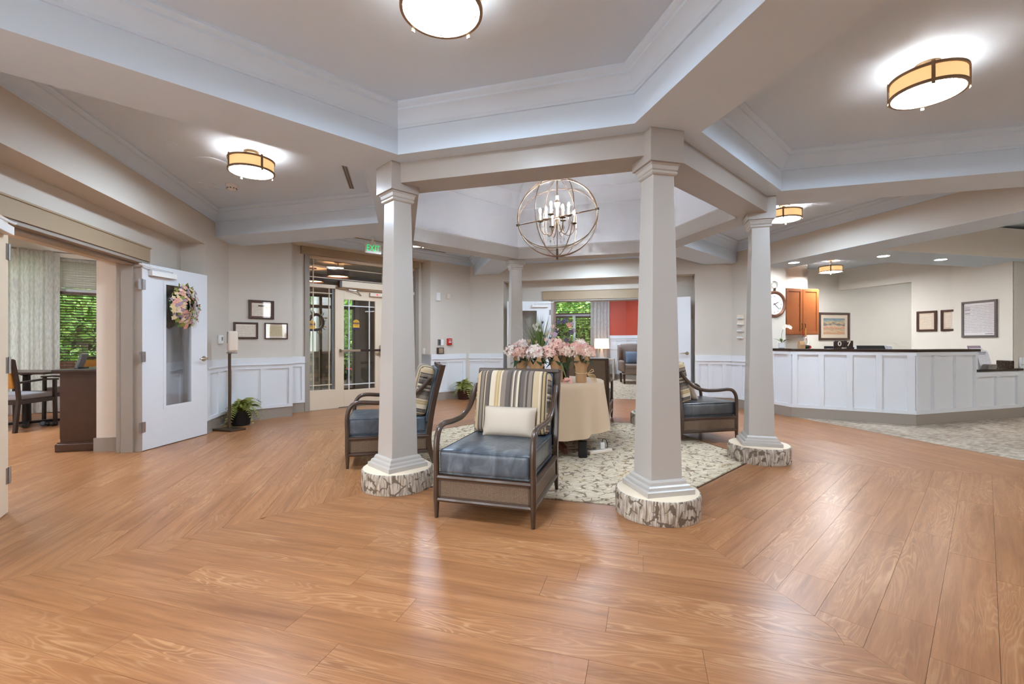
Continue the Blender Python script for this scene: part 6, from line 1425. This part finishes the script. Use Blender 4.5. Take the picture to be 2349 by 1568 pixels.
dt = thing('dining_table', 'dark dining table in front of the linen curtain', 'dining table', (-6.95, 6.46, 0), R(0))
MB().box(-0.55, 0.55, -0.30, 0.30, 0.735, 0.765).build('tabletop', 'espresso', dt, bevel=0.01)
MB().lathe([(0.05, 0.05), (0.04, 0.70), (0.12, 0.735)], 16).build('pedestal', 'black', dt, smooth=True)
for q in range(4): MB().mbox(Matrix.Rotation(R(45 + 90 * q), 4, 'Z') @ Matrix.Translation((0.21, 0, 0.03)), 0.42, 0.06, 0.035).build('foot', 'black', dt, bevel=0.006)
bl = thing('caster_wheels', 'shiny blue ball casters on the floor beside the table foot', 'casters', (-6.52, 6.33, 0))
for x in (-0.06, 0.02, 0.08): MB().ball((x, 0, 0.036), 0.035, n=12, m=8).build('wheel', 'blue_pillow' if x < 0 else 'black', bl, smooth=True)

# ------------------------------------------------------------------ vestibule
def pendant(label, P, zb, zt):
    t = thing('pendant_light', label, 'pendant light', (P[0], P[1], 0), 0, 'brown drum pendants in the vestibule')
    MB().lathe([(0.20, zb), (0.20, zb + 0.15)], 36, cap=False).build('shade', 'pendant_shade', t, smooth=True)
    MB().lathe([(0.185, zb + 0.02), (0.185, zb + 0.03)], 32).build('diffuser', 'pendant_glow', t)
    MB().lathe([(0.01, zb + 0.03), (0.01, zt - 0.02), (0.07, zt - 0.02), (0.07, zt - 0.001)], 16).build('stem', 'bronze', t, smooth=True)
pendant('brown drum pendant nearer the door in the vestibule', W(4, 5.25, 0.36), 2.43, 2.72)
pendant('brown drum pendant farther out in the vestibule', W(4, 6.3, 0.45), 2.43, 2.72)
window_unit(5, 4, 6.95, -0.78, 1.9, 0.05, 2.25, [(0.02, 0.05, 2.25), (0.9, 0.05, 2.25)], [1.98], 'dark framed outer glazing of the vestibule', 'bronze', 0.05)
gw = thing('twig_wreath', 'dark twig wreath with yellow sprigs on the outer glass', 'wreath', (0, 0, 0)); MG = wall_M(W(4, 6.93, 0.16), inward(4), 1.62)
MB().tube([MG @ Vector((0.15 * math.cos(2 * math.pi * j / 28), 0.17 * math.sin(2 * math.pi * j / 28), 0.02)) for j in range(28)], 0.035, 7, closed=True).build('twig_ring', 'dark_wood', gw, smooth=True)
for q in range(26):
    a = random.random() * 6.28; mb = MB(); leaf(mb, (0.17 * math.cos(a), 0.19 * math.sin(a), 0.03), (math.cos(a + random.uniform(-.6, .6)), math.sin(a + random.uniform(-.6, .6)), 0.3), random.uniform(0.06, 0.13), 0.02, 0)
    mb.v = [tuple(MG @ Vector(v_)) for v_ in mb.v]; mb.build('sprig', random.choice(['leaf_dark', 'fern_green', 'sign_yellow']), gw, fix=False)

# ------------------------------------------------------------------ outdoors
struct(MB().prism([(-40, 2), (40, 2), (40, 50), (-40, 50)], -0.22, -0.14).build('ground', 'lawn'), 'green lawn around the building')
struct(MB().prism([(-40, -30), (40, -30), (40, 2), (-40, 2)], -0.22, -0.14).build('ground_paving', 'pave'), 'unseen pale paving added to bounce daylight through the added windows')  # added out of view to reflect neutral daylight up to the ceiling
struct(MB().sbox(4, 7.15, 12, -4, 3, -0.14, -0.02).build('ground_paving', 'pave'), 'pale paving outside the entrance')
pier = thing('porch_pier', 'white porch column on a stone pier outside the entrance', 'porch column', (*W(4, 8.7, -0.62), -0.02), math.atan2(N[4][1], N[4][0]))
stones = {}
for row in range(9):
    for face in range(4):
        for c in range(2):
            w0 = 0.5 if row % 2 else 0.3; L0, L1 = (-0.28, -0.28 + 0.56 * w0) if c == 0 else (-0.28 + 0.56 * w0, 0.28)
            M = Matrix.Rotation(R(90 * face), 4, 'Z') @ Matrix.Translation(((L0 + L1) / 2, -0.27 - random.uniform(0, 0.02), 0.05 + 0.1 * row))
            MB().mbox(M, L1 - L0 - 0.012, 0.06, 0.088).build('stone', random.choice(['stone', 'stone', 'stone_warm']), pier)
MB().box(-0.25, 0.25, -0.25, 0.25, 0.001, 0.90).build('core', 'stone', pier); MB().box(-0.32, 0.32, -0.32, 0.32, 0.90, 0.96).build('cap', 'stone_warm', pier)
MB().loft([sq(0.21, 0.96), sq(0.17, 2.735)]).build('post', 'siding', pier)
struct(MB().sbox(4, 7.15, 7.9, -2.2, 2.4, 2.74, 2.95).sbox(4, 8.55, 8.85, -2.2, 2.4, 2.74, 2.95).build('ceiling_porch', 'siding'), 'white porch beams outside the entrance')
fg = thing('porch_flag', 'red and white striped banner outside the entrance', 'banner', (*W(4, 8.1, 0.05), 0))
for q in range(6): MB().mbox(Matrix.Translation((0.05 * q - 0.12, 0, 1.75 - 0.03 * q)) @ Matrix.Rotation(R(12), 4, 'Y'), 0.05, 0.012, 0.75).build('stripe', 'flag_red' if q % 2 == 0 else 'paper', fg)
MB().tube([(-0.2, 0, 0.02), (-0.2, 0, 2.3)], 0.012, 8).build('pole', 'steel', fg, smooth=True)
def bench(label, P, rz):
    t = thing('garden_bench', label, 'bench', (P[0], P[1], -0.02), rz)
    for q in range(4): MB().box(-0.6, 0.6, -0.22 + 0.11 * q, -0.13 + 0.11 * q, 0.42, 0.445).build('slat', 'flag_red', t)
    for q in range(3): MB().box(-0.6, 0.6, 0.22, 0.245, 0.52 + 0.12 * q, 0.61 + 0.12 * q).build('slat', 'sign_navy', t)
    for x in (-0.55, 0.55):
        for y in (-0.2, 0.22): MB().box(x - 0.025, x + 0.025, y - 0.025, y + 0.025, 0, 0.42 if y < 0 else 0.88).build('leg', 'black', t)
bench('red and navy bench on the paving outside', W(4, 9.0, -2.1), math.atan2(U[4][1], U[4][0]))
def leaf_mass(name, parent, c, rad, n, size, m, seed):
    random.seed(seed); vs_, fs, rn = [], [], []
    for i in range(n):
        while True:
            p = Vector((random.uniform(-1, 1), random.uniform(-1, 1), random.uniform(-1, 1)))
            if 0.2 < p.length < 1: break
        p = p * (0.55 + 0.45 * random.random()) / max(p.length, 0.55); q = Vector((p.x * rad[0], p.y * rad[1], p.z * rad[2])) + Vector(c)
        d = Vector((random.gauss(0, 1), random.gauss(0, 1), random.gauss(0, 1) + 0.4)).normalized(); a = d.orthogonal().normalized(); a = Matrix.Rotation(random.random() * 6.28, 3, d) @ a; b = d.cross(a); s_ = size * random.uniform(0.6, 1.3)
        o_ = len(vs_); vs_ += [tuple(q - a * s_), tuple(q + b * s_ * 0.45), tuple(q + a * s_), tuple(q - b * s_ * 0.45)]; fs.append((o_, o_ + 1, o_ + 2, o_ + 3)); rn.append(min(1, max(0, random.gauss(0.5, 0.28))))
    me = bpy.data.meshes.new(name); me.from_pydata(vs_, [], fs); at = me.attributes.new('rnd', 'FLOAT', 'FACE'); at.data.foreach_set('value', rn); me.materials.append(MATS[m])
    return obj(name, me, parent)
def tree(label, P, h, cr, n, m, seed, group='trees outside the windows'):
    t = thing('tree', label, 'tree', (P[0], P[1], -0.14), 0, group); random.seed(seed)
    MB().tube(arc_pts([(0, 0, 0), (0.08, 0.03, h * 0.3), (-0.05, 0.05, h * 0.6), (0.05, 0, h * 0.9)], 4), [0.13 - 0.005 * i for i in range(13)], 8).build('trunk', 'bark', t, smooth=True)
    for q in range(6):
        a = q * 2.4; z = h * (0.35 + 0.07 * q); MB().tube([(0, 0, z), (cr * 0.4 * math.cos(a), cr * 0.4 * math.sin(a), z + h * 0.14), (cr * 0.8 * math.cos(a), cr * 0.8 * math.sin(a), z + h * 0.2)], [0.05, 0.03, 0.012], 6).build('branch', 'bark', t, smooth=True)
    leaf_mass('crown', t, (0, 0, h * 0.62), (cr, cr, h * 0.42), n, 0.10, m, seed + 1)
def hedge(label, P, rad, n, m, seed, k=4):
    t = thing('hedge', label, 'hedge', (P[0], P[1], -0.14), math.atan2(U[k][1], U[k][0])); leaf_mass('foliage', t, (0, 0, rad[2]), rad, n, 0.07, m, seed)
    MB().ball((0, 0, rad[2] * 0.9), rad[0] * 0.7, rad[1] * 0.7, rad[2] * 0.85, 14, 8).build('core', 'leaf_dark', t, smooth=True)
o4 = lambda ap, t: W(4, ap, t); o3 = lambda ap, t: W(3, ap, t)
tree('tree with pale trunk outside the dining room window', o4(10.2, 5.0), 4.6, 1.7, 5200, 'foliage', 31)
tree('leafy tree behind the one at the dining room window', o4(12.8, 6.6), 5.4, 2.2, 5200, 'foliage_deep', 33)
tree('leafy tree far right outside the dining room window', o4(13.2, 4.0), 5.2, 2.2, 5200, 'foliage', 34)
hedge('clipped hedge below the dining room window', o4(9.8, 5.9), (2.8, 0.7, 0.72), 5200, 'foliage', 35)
tree('tree outside the entrance glass', o4(11.6, -1.9), 4.6, 1.8, 5200, 'foliage', 36)
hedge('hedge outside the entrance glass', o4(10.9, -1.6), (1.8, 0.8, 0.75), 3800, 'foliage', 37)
tree('tree right outside the red room window', o3(13.2, 0.9), 5.2, 2.1, 5200, 'foliage', 38)
tree('tree left outside the red room window', o3(13.8, 3.6), 5.2, 2.2, 5200, 'foliage_deep', 39)
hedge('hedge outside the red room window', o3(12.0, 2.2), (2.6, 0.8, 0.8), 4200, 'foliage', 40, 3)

fe = thing('garden_fence', 'brown board fence outside the dining room window', 'fence', (0, 0, 0))
fm = MB().box(-0.07, 0.07, -0.012, 0.012, -0.14, 0.80).mesh('board', 'mahogany')
for q in range(34): obj('board', fm, fe, loc=(*o4(9.0, 3.2 + 0.15 * q), 0), rot=(0, 0, math.atan2(U[4][1], U[4][0])))
for z in (0.1, 0.6): MB().sbox(4, 9.02, 9.06, 3.1, 8.3, z, z + 0.08).build('rail', 'mahogany', fe)

hedge('tall hedge far behind the dining room trees', o4(15.5, 6.0), (6.5, 1.6, 2.4), 9000, 'foliage_deep', 51)
hedge('tall hedge far behind the entrance paving', o4(14.5, -3.2), (5.0, 1.6, 2.2), 7000, 'foliage', 52)
hedge('tall hedge far behind the red room window', o3(17.0, 2.5), (6.5, 1.6, 2.6), 9000, 'foliage_deep', 53, 3)
